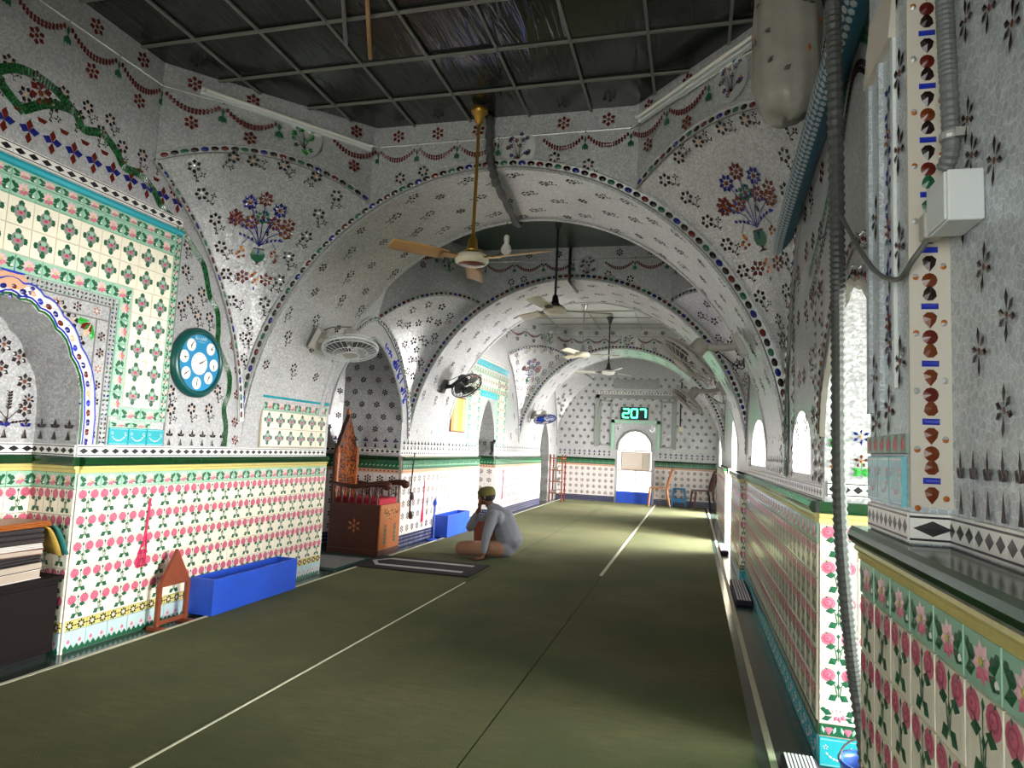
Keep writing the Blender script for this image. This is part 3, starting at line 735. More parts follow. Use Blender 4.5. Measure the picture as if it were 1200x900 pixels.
# --- part 1: mihrab bay + clock pier (Y -3.1 .. 5.98)
NC, NH, NZS, NZA, ND = 2.70, .50, 1.35, 1.97, .33
niche = curve_arch(NC, NH, 0, NZS, NZA, 36, 2.0, .6, 9, .018)
b = MB(); arch_open_face(b, WLl, -3.1, 5.98, 0, ZC+.1, [niche], 'mosaic', False)
nb = [(XL, a, z) for a, z in niche]; nbk = [(XL-ND, a, z) for a, z in niche]
b.grid([nb, nbk], 'mosaic')                                # intrados
b.poly([(XL-ND, NC-.75, 0), (XL-ND, NC+.75, 0), (XL-ND, NC+.75, 2.2), (XL-ND, NC-.75, 2.2)], 'mosaic')
b.poly([(XL, 5.98, 0), (XL-1.1, 5.98, 0), (XL-1.1, 5.98, ZC), (XL, 5.98, ZC)], 'mosaic')
b.box(XL-.02, DL-.002, NC+NH+.001, 5.97, 0, 1.035, 'grout'); b.box(XL-.02, DL-.002, -3.1, NC-NH, 0, 1.035, 'grout')
wl1 = struct(b.build('wall_left'), 'left wall of silver mosaic and rose tiles around the tiled prayer niche')
n1 = 18; pit = (5.975-3.205)/n1
rose_dado(wl1, (DL, 3.205, 0), (0, 1, 0), n1, pit)
rose_dado(wl1, (DL, NC-NH-.005-8*T, 0), (0, 1, 0), 8, T)
# corner bead, niche jamb and back dado
b = MB(); b.tube([(DL+.004, 3.207, .0), (DL+.004, 3.207, 1.03)], .006, 6, 'ivory'); b.build('corner_bead', wl1)
b = MB(); b.tube([(DL+.002, 5.977, .0), (DL+.002, 5.977, 1.03)], .007, 6, 'ivory'); b.box(XL-.3, DL, 5.96, 5.985, 0, 1.035, 'star_white'); b.build('corner_bead', wl1)
rose_dado(wl1, (XL-ND+.03, 3.195, 0), (1, 0, 0), 3, (ND)/3.)
rose_dado(wl1, (XL-ND+.02, NC-NH, 0), (0, 1, 0), 6, (2*NH)/6.)
tile_row(wl1, 'diamond_tile', (XL, 3.205, 0), (0, 1, 0), 1.166, 18, pit, .002)
tile_row(wl1, 'diamond_tile', (XL-ND, NC-NH, 0), (0, 1, 0), 1.166, 6, 2*NH/6, .002)
tile_row(wl1, 'diamond_tile', (XL-ND, 3.197, 0), (1, 0, 0), 1.166, 3, ND/3, .002)
# --- tiled frame around the niche
FO = 3.86; FI = FO-NC            # outer half width
YR = FO
def vtiles(key, y, zs, zstep, n, w=T, h=T, **k):
    pass
# outer narrow border (right side), two medallion columns, inner flower border
zb = 1.205
tile_row(wl1, 'turquoise_panel_tile', (XL, 3.41, 0), (0, 1, 0), zb+.055, 3, .15, .002)
tile_row(wl1, 'turquoise_panel_tile', (XL, 2*NC-3.86, 0), (0, 1, 0), zb+.055, 3, .15, .002)
for side in (1, -1):
    ym = lambda y: y if side > 0 else 2*NC-y
    def put(key, y, z, rot=0, sx=1., sy=1., off=.002):
        inst(TB[key][1], NMAP.get(key, key), wl1, frame((XL, ym(y), z), (0, 1, 0), UPZ, rot, 1, off) @ Matrix.Diagonal((sx, sy, 1, 1)))
    for k in range(2): put('flower_border_tile', 3.49+.165*k+.0, zb+.11+.02, 0, 1.08, .42)       # green strip over turquoise
    for k in range(9): put('narrow_border_tile', 3.83, zb+.235+T*k)
    put('flower_border_tile', 3.56, zb+.2, 0, 1.05, .9); put('flower_border_tile', 3.72, zb+.2, 0, 1.05, .9)
    for c in range(2):
        for r in range(5 if c == 0 else 5): put('medallion_tile', 3.565+c*T*1.03, zb+.245+T*(r+.5))
    for k in range(5): put('flower_border_tile', 3.435, zb+.18+T*(k+.5), pi/2, 1, 1)
# top part: rows of medallions, borders
ztop0 = zb+.245+5*T              # 2.21
nx = 15; x0 = 2*NC-3.80; pw = (3.80-x0)/nx
for r in range(2): tile_row(wl1, 'medallion_tile', (XL, x0, 0), (0, 1, 0), ztop0+T*(r+.5), nx, pw, .002)
tile_row(wl1, 'flower_border_tile', (XL, 2*NC-3.48, 0), (0, 1, 0), ztop0-.048, 10, (2*(3.48-NC))/10, .0025)
tile_row(wl1, 'flower_border_tile', (XL, x0, 0), (0, 1, 0), ztop0+2*T+.0475, nx, pw, .002)
zz = ztop0+2*T+.095
for k in range(nx): inst(TB['flower_border_tile'][1], 'flower_border_tile', wl1, frame((XL, x0+pw*(k+.5), zz+.03), (0, 1, 0), UPZ, 0, 1, .002) @ Matrix.Diagonal((pw/T, .6, 1, 1)))
b = MB(); b.tube([(XL+.004, 2*NC-FO, zz+.083), (XL+.004, FO, zz+.083)], .024, 8, 'turq'); b.build('turquoise_moulding', wl1)
tile_row(wl1, 'diamond_tile', (XL, 2*NC-FO, 0), (0, 1, 0), zz+.15, 15, (2*FI)/15, .002)
for k in range(17):
    y = 2*NC-FO+.06+k*(2*FI-.12)/16; inst(M_bfly, 'tulip_motif', wl1, frame((XL, y, zz+.28), (0, 1, 0), UPZ, 0, 1., .002))
    if k < 16: inst(M_dome, 'half_moon_motif', wl1, frame((XL, y+.065, zz+.37), (0, 1, 0), UPZ, 0, .9, .002))
b = MB(); b.tube([(XL+.002, FO+.005, zb), (XL+.002, FO+.005, zz+.1)], .007, 6, 'lightlines'); b.build('frame_bead', wl1)
# inner mosaic borders: black/white dotted band and vine band
def dots_band(y0, z0, y1, z1, w, cols, par, name):
    b = MB(); d = V((y1-y0, z1-z0)); L = d.length; n = int(L/.028); r = random.Random(4)
    for k in range(n):
        t = (k+.5)/n; y, z = y0+(y1-y0)*t, z0+(z1-z0)*t
        for j in (-1, 1):
            src = MB(); src.disc(0, 0, .011, .006, r.choice(cols), 5, .003, random.uniform(0, 3)); merge(b, src, frame((XL, y+(j*w*.27 if abs(d.y) > abs(d.x) else 0), z+(j*w*.27 if abs(d.x) >= abs(d.y) else 0)), (0, 1, 0), UPZ, 0, 1, .004))
    b.build(name, par, stuff=True)
zin = ztop0-.095
for ys in (1, -1):
    ym = NC+ys*(3.365-NC); dots_band(ym, zb, ym, zin-.02, .05, ['black', 'leaf', 'navy', 'dark'], wl1, 'dotted_band')
dots_band(2*NC-3.365, zin-.03, 3.365, zin-.03, .05, ['black', 'leaf', 'dark'], wl1, 'dotted_band')
for ys in (1, -1):
    for yy in (3.335, 3.245, 3.395):
        ym = NC+ys*(yy-NC); b = MB(); b.tube([(XL+.001, ym, zb), (XL+.001, ym, zin-(.06 if yy < 3.36 else 0)-(.09 if yy < 3.3 else 0))], .005, 6, 'lightlines'); b.build('frame_bead', wl1)
for zq in (zin-.06, zin-.15):
    b = MB(); b.tube([(XL+.001, 2*NC-3.335, zq), (XL+.001, 3.335, zq)], .005, 6, 'lightlines'); b.build('frame_bead', wl1)
for k in range(7):
    for ys in (1, -1):
        inst([M_starD, M_starO, M_starD][k % 3], 'inlay_flower', wl1, frame((XL, NC+ys*(3.29-NC), zb+.06+k*.1), (0, 1, 0), UPZ, 0, .62, .002))
for k in range(9): inst([M_starO, M_starD][k % 2], 'inlay_flower', wl1, frame((XL, NC-.54+k*.135, zin-.105), (0, 1, 0), UPZ, 0, .62, .002))
# scalloped gem band round the niche arch
def band_along(cv, o0, o1, par, mk):
    pass
pts = []; zc_ = NZS-.1
for a, z in niche[1:-1]:
    d = V((0, a-NC, (z-zc_)*1.0)); d.normalize(); pts.append((V((XL, a, z)), d))
pts = [(V((XL, NC-NH, zb)), V((0, -1, 0)))]+pts+[(V((XL, NC+NH, zb)), V((0, 1, 0)))]
cp = [p+d*.055 for p, d in pts]; up_ = [d for p, d in pts]
ring_beads(wl1, cp, up_, [V((1, 0, 0))]*len(cp), .042, .032, .016, .005, ('navy', 'red', 'navy', 'peach', 'blue', 'red'), .085, 'gem_band', 'white')
for o_, c_ in ((.012, 'green'), (.1, 'blue'), (.028, 'blue')):
    b = MB(); b.tube([p+d*o_+V((.004, 0, 0)) for p, d in pts], .006, 5, c_); b.build('band_line', wl1)
# spandrel flowers and corner spray
for y, z, k, s_ in ((3.06, 1.86, 0, 1.2), (3.12, 1.74, 0, 1.1), (3.17, 1.6, 0, 1.1), (3.2, 1.43, 3, .8), (2.98, 1.93, 0, 1), (2.34, 1.86, 0, 1.2), (2.28, 1.74, 0, 1.1), (2.22, 1.6, 0, 1.1)):
    inst([M_sprig, M_starD, M_starO, M_starN][k], 'inlay_flower', wl1, frame((XL, y+.01, z+.02), (0, 1, 0), UPZ, -.4, s_*.85, .002))
def corner_spray(b):
    for a, c, l in ((3.3, 'brightgreen', .1), (3.75, 'red', .08), (4.2, 'peach', .1), (4.7, 'brightgreen', .1), (3.95, 'green', .07), (4.45, 'red', .08)): b.petal(.02*cos(a), .02*sin(a), a, l, .022, c, .005, .65)
_, M_cspray = motif(corner_spray, 'corner_spray')
inst(M_cspray, 'corner_spray', wl1, frame((XL, 3.22, zin-.17), (0, 1, 0), UPZ, 0, 1, .003)); inst(M_cspray, 'corner_spray', wl1, frame((XL, 2*NC-3.22, zin-.17), (0, 1, 0), UPZ, pi/2, 1, .003))
# crown of the niche arch: half disc of peach with blue teeth
def crown(b):
    b.disc(0, 0, .09, .05, 'peach', 12, .004)
    for k in range(9): a = pi*k/8; b.petal(.1*cos(a), -.02-.05*sin(a), -a if a < 1.57 else -a, .035, .014, 'navy')
    b.disc(0, .06, .08, .03, 'blue', 10, .005)
_, M_crown = motif(crown, 'crown_inlay'); inst(M_crown, 'crown_inlay', wl1, frame((XL, NC, NZA+.1), (0, 1, 0), UPZ, 0, 1., .006))
# inside the niche: flowers on the back
def palm(b):
    b.line([(0, -.12), (0, .08)], .005, 'dark')
    for k in range(6): 
        for sx in (-1, 1): b.petal(0, -.03+.02*k, 1.57-sx*.8, .03, .008, 'dark')
    for sx in (-1, 1):
        b.line([(0, -.1), (sx*.07, -.03), (sx*.12, .03)], .004, 'dark'); b.star(sx*.13, .04, .045, 7, 'dark', 'brown')
        for k in range(5): b.petal(sx*(.02+.025*k), -.12+.004*k, 1.57-sx*1.3, .04, .009, 'dark')
    b.petal(0, -.1, -1.57, .05, .02, 'navy')
_, M_palm = motif(palm, 'palm_inlay')
for y, z in ((2.78, 1.62), (3.02, 1.42), (2.5, 1.42)): inst(M_palm, 'palm_inlay', wl1, frame((XL-ND, y, z), (0, 1, 0), UPZ, 0, .9, .003))
for y, z, q in ((2.95, 1.62, M_starD), (3.1, 1.56, M_starD), (3.12, 1.4, M_starD), (2.88, 1.38, M_starO), (2.95, 1.76, M_starD), (2.7, 1.85, M_starD), (3.05, 1.7, M_starD), (2.6, 1.7, M_starD)): inst(q, 'inlay_flower', wl1, frame((XL-ND, y, z), (0, 1, 0), UPZ, 0, 1, .003))
for k in range(8): inst(M_fleur, 'fleur_motif', wl1, frame((XL-ND, 2.26+k*.125, 1.285), (0, 1, 0), UPZ, 0, .8, .003))
for k in range(3): inst(M_fleurD, 'fleur_motif', wl1, frame((XL-ND+.05+.105*k, NC+NH-.002, 1.285), (1, 0, 0), UPZ, 0, .8, .003))
# wall strip with the clock: sprigs, fleur row, wavy green vine
for y, z in ((3.95, 2.42), (4.02, 2.22), (3.93, 2.15), (4.12, 2.3), (3.92, 1.42), (4.12, 1.44), (4.3, 1.45), (3.93, 2.6), (4.1, 2.12), (4.22, 2.13), (4.38, 1.6), (3.9, 1.55)): inst(M_sprig, 'inlay_flower', wl1, frame((XL, y, z), (0, 1, 0), UPZ, random.uniform(-.25, .25), .85, .002))
for k in range(6): inst(M_fleurD, 'fleur_motif', wl1, frame((XL, 3.92+k*.11, 1.265), (0, 1, 0), UPZ, 0, .72, .002))
for y, z in ((4.6, 1.62), (4.6, 1.4), (4.62, 1.26), (4.42, 2.3), (4.2, 2.62), (4.0, 2.8), (3.75, 2.97), (4.5, 2.0), (4.58, 1.82)): inst(M_starR, 'inlay_flower', wl1, frame((XL, y, z), (0, 1, 0), UPZ, .3, .72, .002))
vine = [(2.65, 2.99), (2.8, 3.1), (2.95, 3.13), (3.02, 3.06), (3.15, 3.09), (3.26, 3.03), (3.33, 2.96), (3.46, 2.96), (3.58, 2.9), (3.66, 2.82), (3.8, 2.76), (3.92, 2.68), (4.0, 2.62), (4.1, 2.54), (4.15, 2.44), (4.2, 2.32), (4.29, 2.23), (4.32, 2.1), (4.33, 1.98), (4.42, 1.86), (4.49, 1.76), (4.5, 1.62), (4.46, 1.5), (4.5, 1.36), (4.5, 1.21)]
def catmull(P, n=6):
    P = [V((*p, 0)) if len(p) == 2 else V(p) for p in P]; o = []
    for i in range(len(P)-1):
        a, b_, c, d = P[max(i-1, 0)], P[i], P[i+1], P[min(i+2, len(P)-1)]
        for k in range(n):
            t = k/n; o.append(.5*((2*b_)+(c-a)*t+(2*a-5*b_+4*c-d)*t*t+(3*b_-a-3*c+d)*t**3))
    o.append(P[-1]); return o
def vine_band(par, path, w, toP, right, name='vine_border', mts=('green', 'leaf', 'glazegreen')):
    cr = catmull(path, 10); bb = MB(); r = random.Random(2)
    for i in range(len(cr)-1):
        a, c = cr[i], cr[i+1]; t = (c-a); 
        if t.length < 1e-6: continue
        t.normalize(); n = V((-t.y, t.x, 0)); L = (c-a).length; ns = max(1, int(L/.014))
        for q in range(ns):
            p = a.lerp(c, (q+.5)/ns)
            for j in range(5):
                o_ = (j-2)*w/5; P = p+n*o_; src = MB(); src.disc(0, 0, .0085, w/9.5, r.choice(mts), 4, .003, math.atan2(t.y, t.x)); merge(bb, src, frame(toP(P.x, P.y), right, UPZ, 0, 1, .003))
    rb = MB(); A, B = [], []
    for i in range(len(cr)):
        t = cr[min(i+1, len(cr)-1)]-cr[max(i-1, 0)]; t.normalize(); n = V((-t.y, t.x, 0)); M = frame((0, 0, 0), right, UPZ); nn = V((M[0][2], M[1][2], M[2][2]))
        A.append(V(toP(*(cr[i]+n*w*.52).xy))+nn*.0025); B.append(V(toP(*(cr[i]-n*w*.52).xy))+nn*.0025)
    rb.grid([A, B], 'glazegreen'); bed = rb.build(name, par); bb.build('vine_chips', bed, stuff=True)
vine_band(wl1, vine, .05, lambda y, z: (XL, y, z), (0, 1, 0))
vine_band(wl1, [(2.66, 2.98), (2.55, 3.05), (2.5, 3.12), (2.62, 3.2), (2.8, 3.2), (2.95, 3.13)], .05, lambda y, z: (XL, y, z), (0, 1, 0))
inst(M_starR, 'inlay_flower', wl1, frame((XL, 2.74, 3.13), (0, 1, 0), UPZ, 0, 1.2, .002))
for y in (2.5, 2.66, 2.82, 2.98, 3.14, 3.3, 3.46, 3.6, 2.34): 
    inst(M_sprig, 'inlay_flower', wl1, frame((XL, y, zz+.45+.02*sin(y*9)), (0, 1, 0), UPZ, -.3, .85, .002))
    if y < 3.2: inst(M_sprig, 'inlay_flower', wl1, frame((XL, y+.07, zz+.56), (0, 1, 0), UPZ, .2, .8, .002))
# blue medallion under the arch spring, small tiled panel on the arch pier
def f_med(b):
    b.disc(0, 0, .04, .06, 'blue', 12, .006)
    for k in range(6): b.petal(0, 0, k*1.047, .045, .008, 'silver', .009)
_, M_med = motif(f_med, 'blue_medallion')
for y, z, par in ((4.66, 1.56, wl1),): inst(M_med, 'blue_medallion', par, frame((XL, y, z), (0, 1, 0), UPZ, 0, 1.1, .004))
for r in range(2): tile_row(wl1, 'medallion_tile', (XL, 4.93, 0), (0, 1, 0), 1.215+T*(r+.5), 6, .17, .012)
tile_row(wl1, 'flower_border_tile', (XL, 4.93, 0), (0, 1, 0), 1.215+2*T+.0475, 6, .17, .012)
b = MB(); b.tube([(XL+.02, 4.9, 1.64), (XL+.02, 5.96, 1.64)], .016, 8, 'turq'); b.build('turquoise_moulding', wl1)
b = MB(); b.box(XL, XL+.013, 4.92, 5.955, 1.205, 1.63, 'grout'); b.build('panel_bed', wl1)

# --- part 2: deep minbar recess bay (Y 5.98 .. 9.4) and part 3 (9.4 .. 17.7)
RC, RH = 6.9, .88; RZS, RZA = 1.55, 2.46; RB = -4.75
rec = curve_arch(RC, RH, 0, RZS, RZA, 30, 1.5, .62, 0)
b = MB(); arch_open_face(b, WLl, 5.98, 9.4, 0, ZC+.1, [rec], 'mosaic', False)
pr = [(XL, a, z) for a, z in rec]
# polygonal apse
apse = [(XL, RC-RH), (XL-.75, RC-RH+.05), (RB, RC-.3), (RB, RC+.25), (XL-.8, RC+RH-.05), (XL, RC+RH)]
for i in range(5):
    (xa, ya), (xb, yb) = apse[i], apse[i+1]; b.poly([(xa, ya, 0), (xb, yb, 0), (xb, yb, 2.7), (xa, ya, 2.7)], 'mosaic')
b.poly([(XL, RC-RH-.1, 2.62), (RB, RC-RH-.1, 2.62), (RB, RC+RH+.1, 2.62), (XL, RC+RH+.1, 2.62)], 'mosaic')
b.box(XL-.02, DL-.002, RC+RH, 9.4, 0, 1.13, 'grout')
wl2 = struct(b.build('wall_left_2'), 'left wall with the deep pointed recess that holds the carved pulpit chair')
# edge moulding of the recess arch
b = MB(); b.tube([V(p)+V((.002, 0, 0)) for p in pr[1:-1]], .016, 6, 'silver'); b.build('arch_edge', wl2)
rcv = curve_arch(RC+.03, 1.07, 1.35, 1.55, 2.7, 40, 1.5, .62)
pp = [V((XL, a, z)) for a, z in rcv[1:-1]]; ups = []
for i in range(len(pp)):
    tg = (pp[min(len(pp)-1, i+1)]-pp[max(0, i-1)]).normalized(); ups.append(V((0, -tg.z, tg.y)))
ring_beads(wl2, pp, ups, [V((1, 0, 0))]*len(pp), .03, .035, .012, .014, ('black', 'dark', 'leaf'), .06)
def white_dado(par, P0, d, n, pitch=T, key='star_tile', rows=5, skirt=True, ztop=1.13, off=0., join=None):
    if skirt: tile_row(par, 'skirting_tile', P0, d, .075, n, pitch, off, join)
    for r in range(rows): tile_row(par, key if (r % 2 == 0) else key, P0, d, .152+T*(r+.5), n, pitch, off, join)
    tile_row(par, 'green_band_tile', P0, d, .152+T*rows+.08, n, pitch, off, join)
    P0 = V(P0); d = V(d); P1 = P0+d*pitch*n; nn = d.cross(UPZ); b = MB()
    z0 = .152+T*rows+.16; prf = [(0, 0), (.03, .01), (.035, .03), (.02, .045), (-.06, .05)]
    b.grid([[P1+nn*x+V((0, 0, z0+z)) for x, z in prf], [P0+nn*x+V((0, 0, z0+z)) for x, z in prf]], 'glazegreen'); b.build('cornice', par)
n2 = 10; white_dado(wl2, (DL, RC+RH+.01, 0), (0, 1, 0), n2, (9.4-RC-RH-.01)/n2)
for i in (3, 4):
    (xa, ya), (xb, yb) = apse[i], apse[i+1]; d = V((xb-xa, yb-ya, 0)); L = d.length; d.normalize(); n = round(L/.16); white_dado(wl2, V((xa, ya, 0))+V((0, -.01, 0)), d, n, L/n)
for i in range(1, 5):
    (xa, ya), (xb, yb) = apse[i], apse[i+1]; d = V((xb-xa, yb-ya, 0)); L = d.length; d.normalize()
    if d.cross(UPZ).x < -.5: continue
    n = int(L/.13); tile_row(wl2, 'diamond_tile', (xa, ya, 0), d, 1.18, max(1, round(L/.14)), L/max(1, round(L/.14)), .003)
    for k in range(n): inst(M_fleur, 'fleur_motif', wl2, frame(V((xa, ya, 1.285))+d*(L*(k+.5)/n), d, UPZ, 0, .8, .004))
    for r in range(7):
        nn = max(1, int(L/.2))
        for k in range(nn): inst(M_starD, 'inlay_flower', wl2, frame(V((xa, ya, 1.45+r*.155))+d*(L*(k+.5+(.25 if r % 2 else -.25))/nn), d, UPZ, random.uniform(-.4, .4), .8, .004))
tile_row(wl2, 'diamond_tile', (XL, RC+RH, 0), (0, 1, 0), 1.166, 11, (9.4-RC-RH)/11, .003)
for k in range(13): inst(M_fleurD, 'fleur_motif', wl2, frame((XL, RC+RH+.1+k*.115, 1.27), (0, 1, 0), UPZ, 0, .75, .003))
inst(M_med, 'blue_medallion', wl2, frame((XL, 8.02, 1.66), (0, 1, 0), UPZ, 0, 1.1, .006))
for y, z in ((8.25, 1.5), (8.5, 1.75), (8.3, 2.0), (8.75, 1.5), (8.9, 1.9), (9.1, 1.6), (8.6, 2.05)): inst(M_sprig2, 'inlay_flower', wl2, frame((XL, y, z), (0, 1, 0), UPZ, 0, .85, .003))
# blue calligraphy on the strip between the two arches, running down from the crown
def callig():
    b = MB(); L_ = []
    S1 = [[(0, .1), (.004, 0)], [(.03, .1), (.035, .02), (.05, 0), (.07, .02), (.075, .1)], [(.1, .1), (.1, .01), (.12, -.005), (.14, .02)]]
    alif = [[(0, .1), (.004, 0)]]; lamalif = [[(.0, .1), (.02, .03), (.05, 0), (.03, -.01), (.015, .01), (.05, .1)]]
    allah = [[(0, .1), (.0, 0)], [(-.02, .0), (-.03, .085), (-.032, 0), (-.05, -.002), (-.055, .085), (-.06, .0), (-.078, .0), (-.09, .03), (-.075, .045), (-.07, .0)], [(-.03, .105), (-.045, .115), (-.05, .1)]]
    ilah = [[(0, .1), (.0, 0)], [(-.025, .085), (-.03, .0), (-.05, 0), (-.06, .03), (-.042, .04), (-.04, 0)]]
    muh = [[(0, .0), (-.015, .03), (-.03, .02), (-.02, 0), (-.05, -.01), (-.07, .02), (-.05, .045), (-.04, .02), (-.09, 0), (-.1, .025), (-.115, .02), (-.11, 0), (-.14, .0), (-.145, .05)]]
    return [(lamalif, .07), (ilah, .1), (alif, .035), (lamalif, .07), (allah, .13), (muh, .16)]
words = callig()
inner = curve_arch(RC+.02, .955, 1.35, 1.55, 2.53, 60, 1.5, .62)[1:-1]
half = [V((0, a, z)) for a, z in inner if a > RC-.25][::-1]   # from the right foot up over the crown
acc = [0.]
for i in range(1, len(half)): acc.append(acc[-1]+(half[i]-half[i-1]).length)
def along(s):
    s = max(0, min(acc[-1]-1e-4, s))
    for i in range(1, len(acc)):
        if acc[i] >= s: t = (s-acc[i-1])/(acc[i]-acc[i-1]+1e-9); return half[i-1].lerp(half[i], t), (half[i]-half[i-1]).normalized()
s0 = .26; b = MB()
for strokes, w in words:
    for st in strokes:
        mx = max(p[0] for q in strokes for p in q); cs = catmull(st, 5) if len(st) > 2 else [V((*p, 0)) for p in st]; line3 = []
        for p in cs:
            P, tg = along(s0+(mx-p.x)*1.45); nn = V((0, tg.z, -tg.y)); nn = -nn if nn.y < 0 and tg.z > .3 else nn
            line3.append(V((XL+.006, 0, 0))+P+nn*(p.y*1.15-.035))
        if len(line3) > 1: b.tube(line3, [.007 if i % 3 else .009 for i in range(len(line3))], 5, 'blue')
    s0 += w*1.45+.02
b.build('calligraphy', wl2, label='blue Arabic lettering curving along the recess arch')

# part 3
N3, N3H = 11.4, .47
nich3 = curve_arch(N3, N3H, 0, 1.4, 2.12, 30, 1.4, .7, 0)
b = MB(); arch_open_face(b, WLl, 9.4, 17.7, 0, ZC+.1, [nich3, curve_arch(16.2, .5, 0, 1.3, 1.95, 24, 1.4, .7, 0)], 'mosaic', False)
for c in (N3, 16.2):
    cv = nich3 if c == N3 else curve_arch(16.2, .5, 0, 1.3, 1.95, 24, 1.4, .7, 0)
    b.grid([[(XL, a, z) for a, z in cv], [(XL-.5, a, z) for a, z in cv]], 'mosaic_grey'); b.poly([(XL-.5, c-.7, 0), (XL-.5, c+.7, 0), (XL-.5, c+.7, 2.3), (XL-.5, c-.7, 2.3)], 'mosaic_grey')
b.box(XL-.02, DL-.002, 9.4, N3-N3H, 0, 1.1, 'grout'); b.box(XL-.02, DL-.002, N3+N3H, 15.7, 0, 1.1, 'grout')
wl3 = struct(b.build('wall_left_3'), 'far left wall with green tiled panel and narrow pointed niche')
n = 10; white_dado(wl3, (DL, 9.4, 0), (0, 1, 0), n, (N3-N3H-9.4)/n)
n = 25; white_dado(wl3, (DL, N3+N3H, 0), (0, 1, 0), n, (15.7-N3-N3H)/n)
white_dado(wl3, (XL-.48, N3+N3H-.006, 0), (1, 0, 0), 3, .165, 'star_tile')
tile_row(wl3, 'diamond_tile', (XL, 9.4, 0), (0, 1, 0), 1.166, 10, (N3-N3H-9.4)/10, .003); tile_row(wl3, 'diamond_tile', (XL, N3+N3H, 0), (0, 1, 0), 1.166, 25, (15.7-N3-N3H)/25, .003)
for k in range(40):
    y = 9.5+k*.155
    if abs(y-N3) > N3H+.05: inst(M_fleurD, 'fleur_motif', wl3, frame((XL, y, 1.27), (0, 1, 0), UPZ, 0, .75, .003))
for k in range(16): inst(M_starD, 'inlay_flower', wl3, frame((XL-.25 if k > 99 else XL-.42+.12*(k % 4), N3+N3H-.002, 1.35+.17*(k//4)), (1, 0, 0), UPZ, 0, .8, .003))
# green tiled panel around the niche
for side in (-1, 1):
    for c in range(4):
        for r in range(8): inst(TB['medallion_tile'][1] if c in (1, 2) else TB['vine_border_tile'][1] if False else TB['flower_border_tile'][1], 'panel_tile', wl3, frame((XL, N3+side*(N3H+.12+.15*c), 1.3+T*(r+.5)), (0, 1, 0), UPZ, pi/2 if c not in (1, 2) else 0, 1, .003) @ Matrix.Diagonal((1, 1.5 if c not in (1, 2) else 1, 1, 1)))
for r in range(4): tile_row(wl3, 'flower_border_tile' if r in (0, 2) else 'medallion_tile' if r == 1 else 'turquoise_panel_tile', (XL, 10.2, 0), (0, 1, 0), 2.3+.14*r, 16, 2.4/16, .004)
tile_row(wl3, 'turquoise_panel_tile', (XL, N3-N3H-.02, 0), (0, 1, 0), 2.2, 6, .165, .004)
tile_row(wl3, 'diamond_tile', (XL, 10.2, 0), (0, 1, 0), 2.82, 16, 2.4/16, .004)
for y, z in ((9.6, 1.6), (9.8, 2.3), (13.0, 1.5), (13.2, 1.9), (13.0, 2.3), (13.4, 1.6), (14.0, 1.5), (14.4, 1.7), (14.1, 2.0), (15.1, 1.5), (15.3, 1.9), (15.0, 2.3), (16.9, 1.5), (17.2, 1.9)): inst(M_sprig2, 'inlay_flower', wl3, frame((XL, y, z), (0, 1, 0), UPZ, 0, .9, .003))
inst(M_med, 'blue_medallion', wl3, frame((XL, 13.66, 1.72), (0, 1, 0), UPZ, 0, 1.1, .006))

# ================================================================== END WALL (Y = 17.7)
YE = 17.7; WC = -1.46
win = curve_arch(WC, .44, 0.0, 1.35, 1.86, 24, 2., .5, 7, .015)
b = MB(); arch_open_face(b, lambda x, z: (x, YE, z), -4.2, 1.2, 0, ZC+.1, [win], 'mosaic', False)
b.grid([[(x, YE, z) for x, z in win], [(x, YE+.35, z) for x, z in win]], 'wallwhite')
wb = struct(b.build('wall_back'), 'end wall of flowered mosaic tiles around the bright arched window')
FBK = (1, 0, 0)
nl = 10; white_dado(wb, (XL+.03, YE-.02, 0), FBK, nl, (WC-.5-XL-.03)/nl, 'star_tile')
nr_ = 10; white_dado(wb, (WC+.5, YE-.02, 0), FBK, nr_, (XR-WC-.5)/nr_, 'star_tile')
for x in [XL+.1+k*.13 for k in range(31)]:
    if abs(x-WC) > .56: inst(M_fleur, 'fleur_motif', wb, frame((x, YE, 1.26), FBK, UPZ, 0, .85, .004))
# flowered field above
for r in range(11):
    for k in range(20):
        x = XL+.12+k*.205+(.1 if r % 2 else 0); z = 1.5+r*.17
        if x > XR-.05 or (abs(x-WC) < .62 and z < 2.1) or (2.15 < z < 2.48 and abs(x-WC) < .4) or z > arch_z(x)+.3: continue
        inst(M_starD, 'inlay_flower', wb, frame((x, YE, z), FBK, UPZ, random.uniform(0, 1), .85, .003))
# raised frames
def rect_frame(x0, x1, z0, z1, w, th, mt, name, bottom=True):
    b = MB()
    b.box(x0, x0+w, YE-th, YE, z0, z1, mt); b.box(x1-w, x1, YE-th, YE, z0, z1, mt); b.box(x0, x1, YE-th, YE, z1-w, z1, mt)
    if bottom: b.box(x0, x1, YE-th, YE, z0, z0+w*.7, mt)
    return b.build(name, wb)
rect_frame(WC-1.05, WC+1.03, 1.42, 2.78, .09, .03, 'medgrey', 'tile_frame', False); rect_frame(WC-.95, WC-.62, 1.45, 2.65, .05, .02, 'medgrey', 'tile_frame'); rect_frame(WC+.62, WC+.95, 1.45, 2.65, .05, .02, 'medgrey', 'tile_frame')
rect_frame(WC-.62, WC+.62, 1.36, 2.13, .08, .035, 'mint', 'window_surround', False)
tile_row(wb, 'diamond_tile', (WC-1.05, YE, 0), FBK, 2.84, 14, 2.08/14, .004)
for sx in (-1, 1): inst(M_round2, 'round_medallion', wb, frame((WC+sx*.43, YE, 1.93), FBK, UPZ, 0, .55, .004))
b = MB(); b.box(WC-.6, WC+.58, YE-.02, YE, 2.95, 3.2, 'mosaic_grey'); b.build('upper_panel', wb)
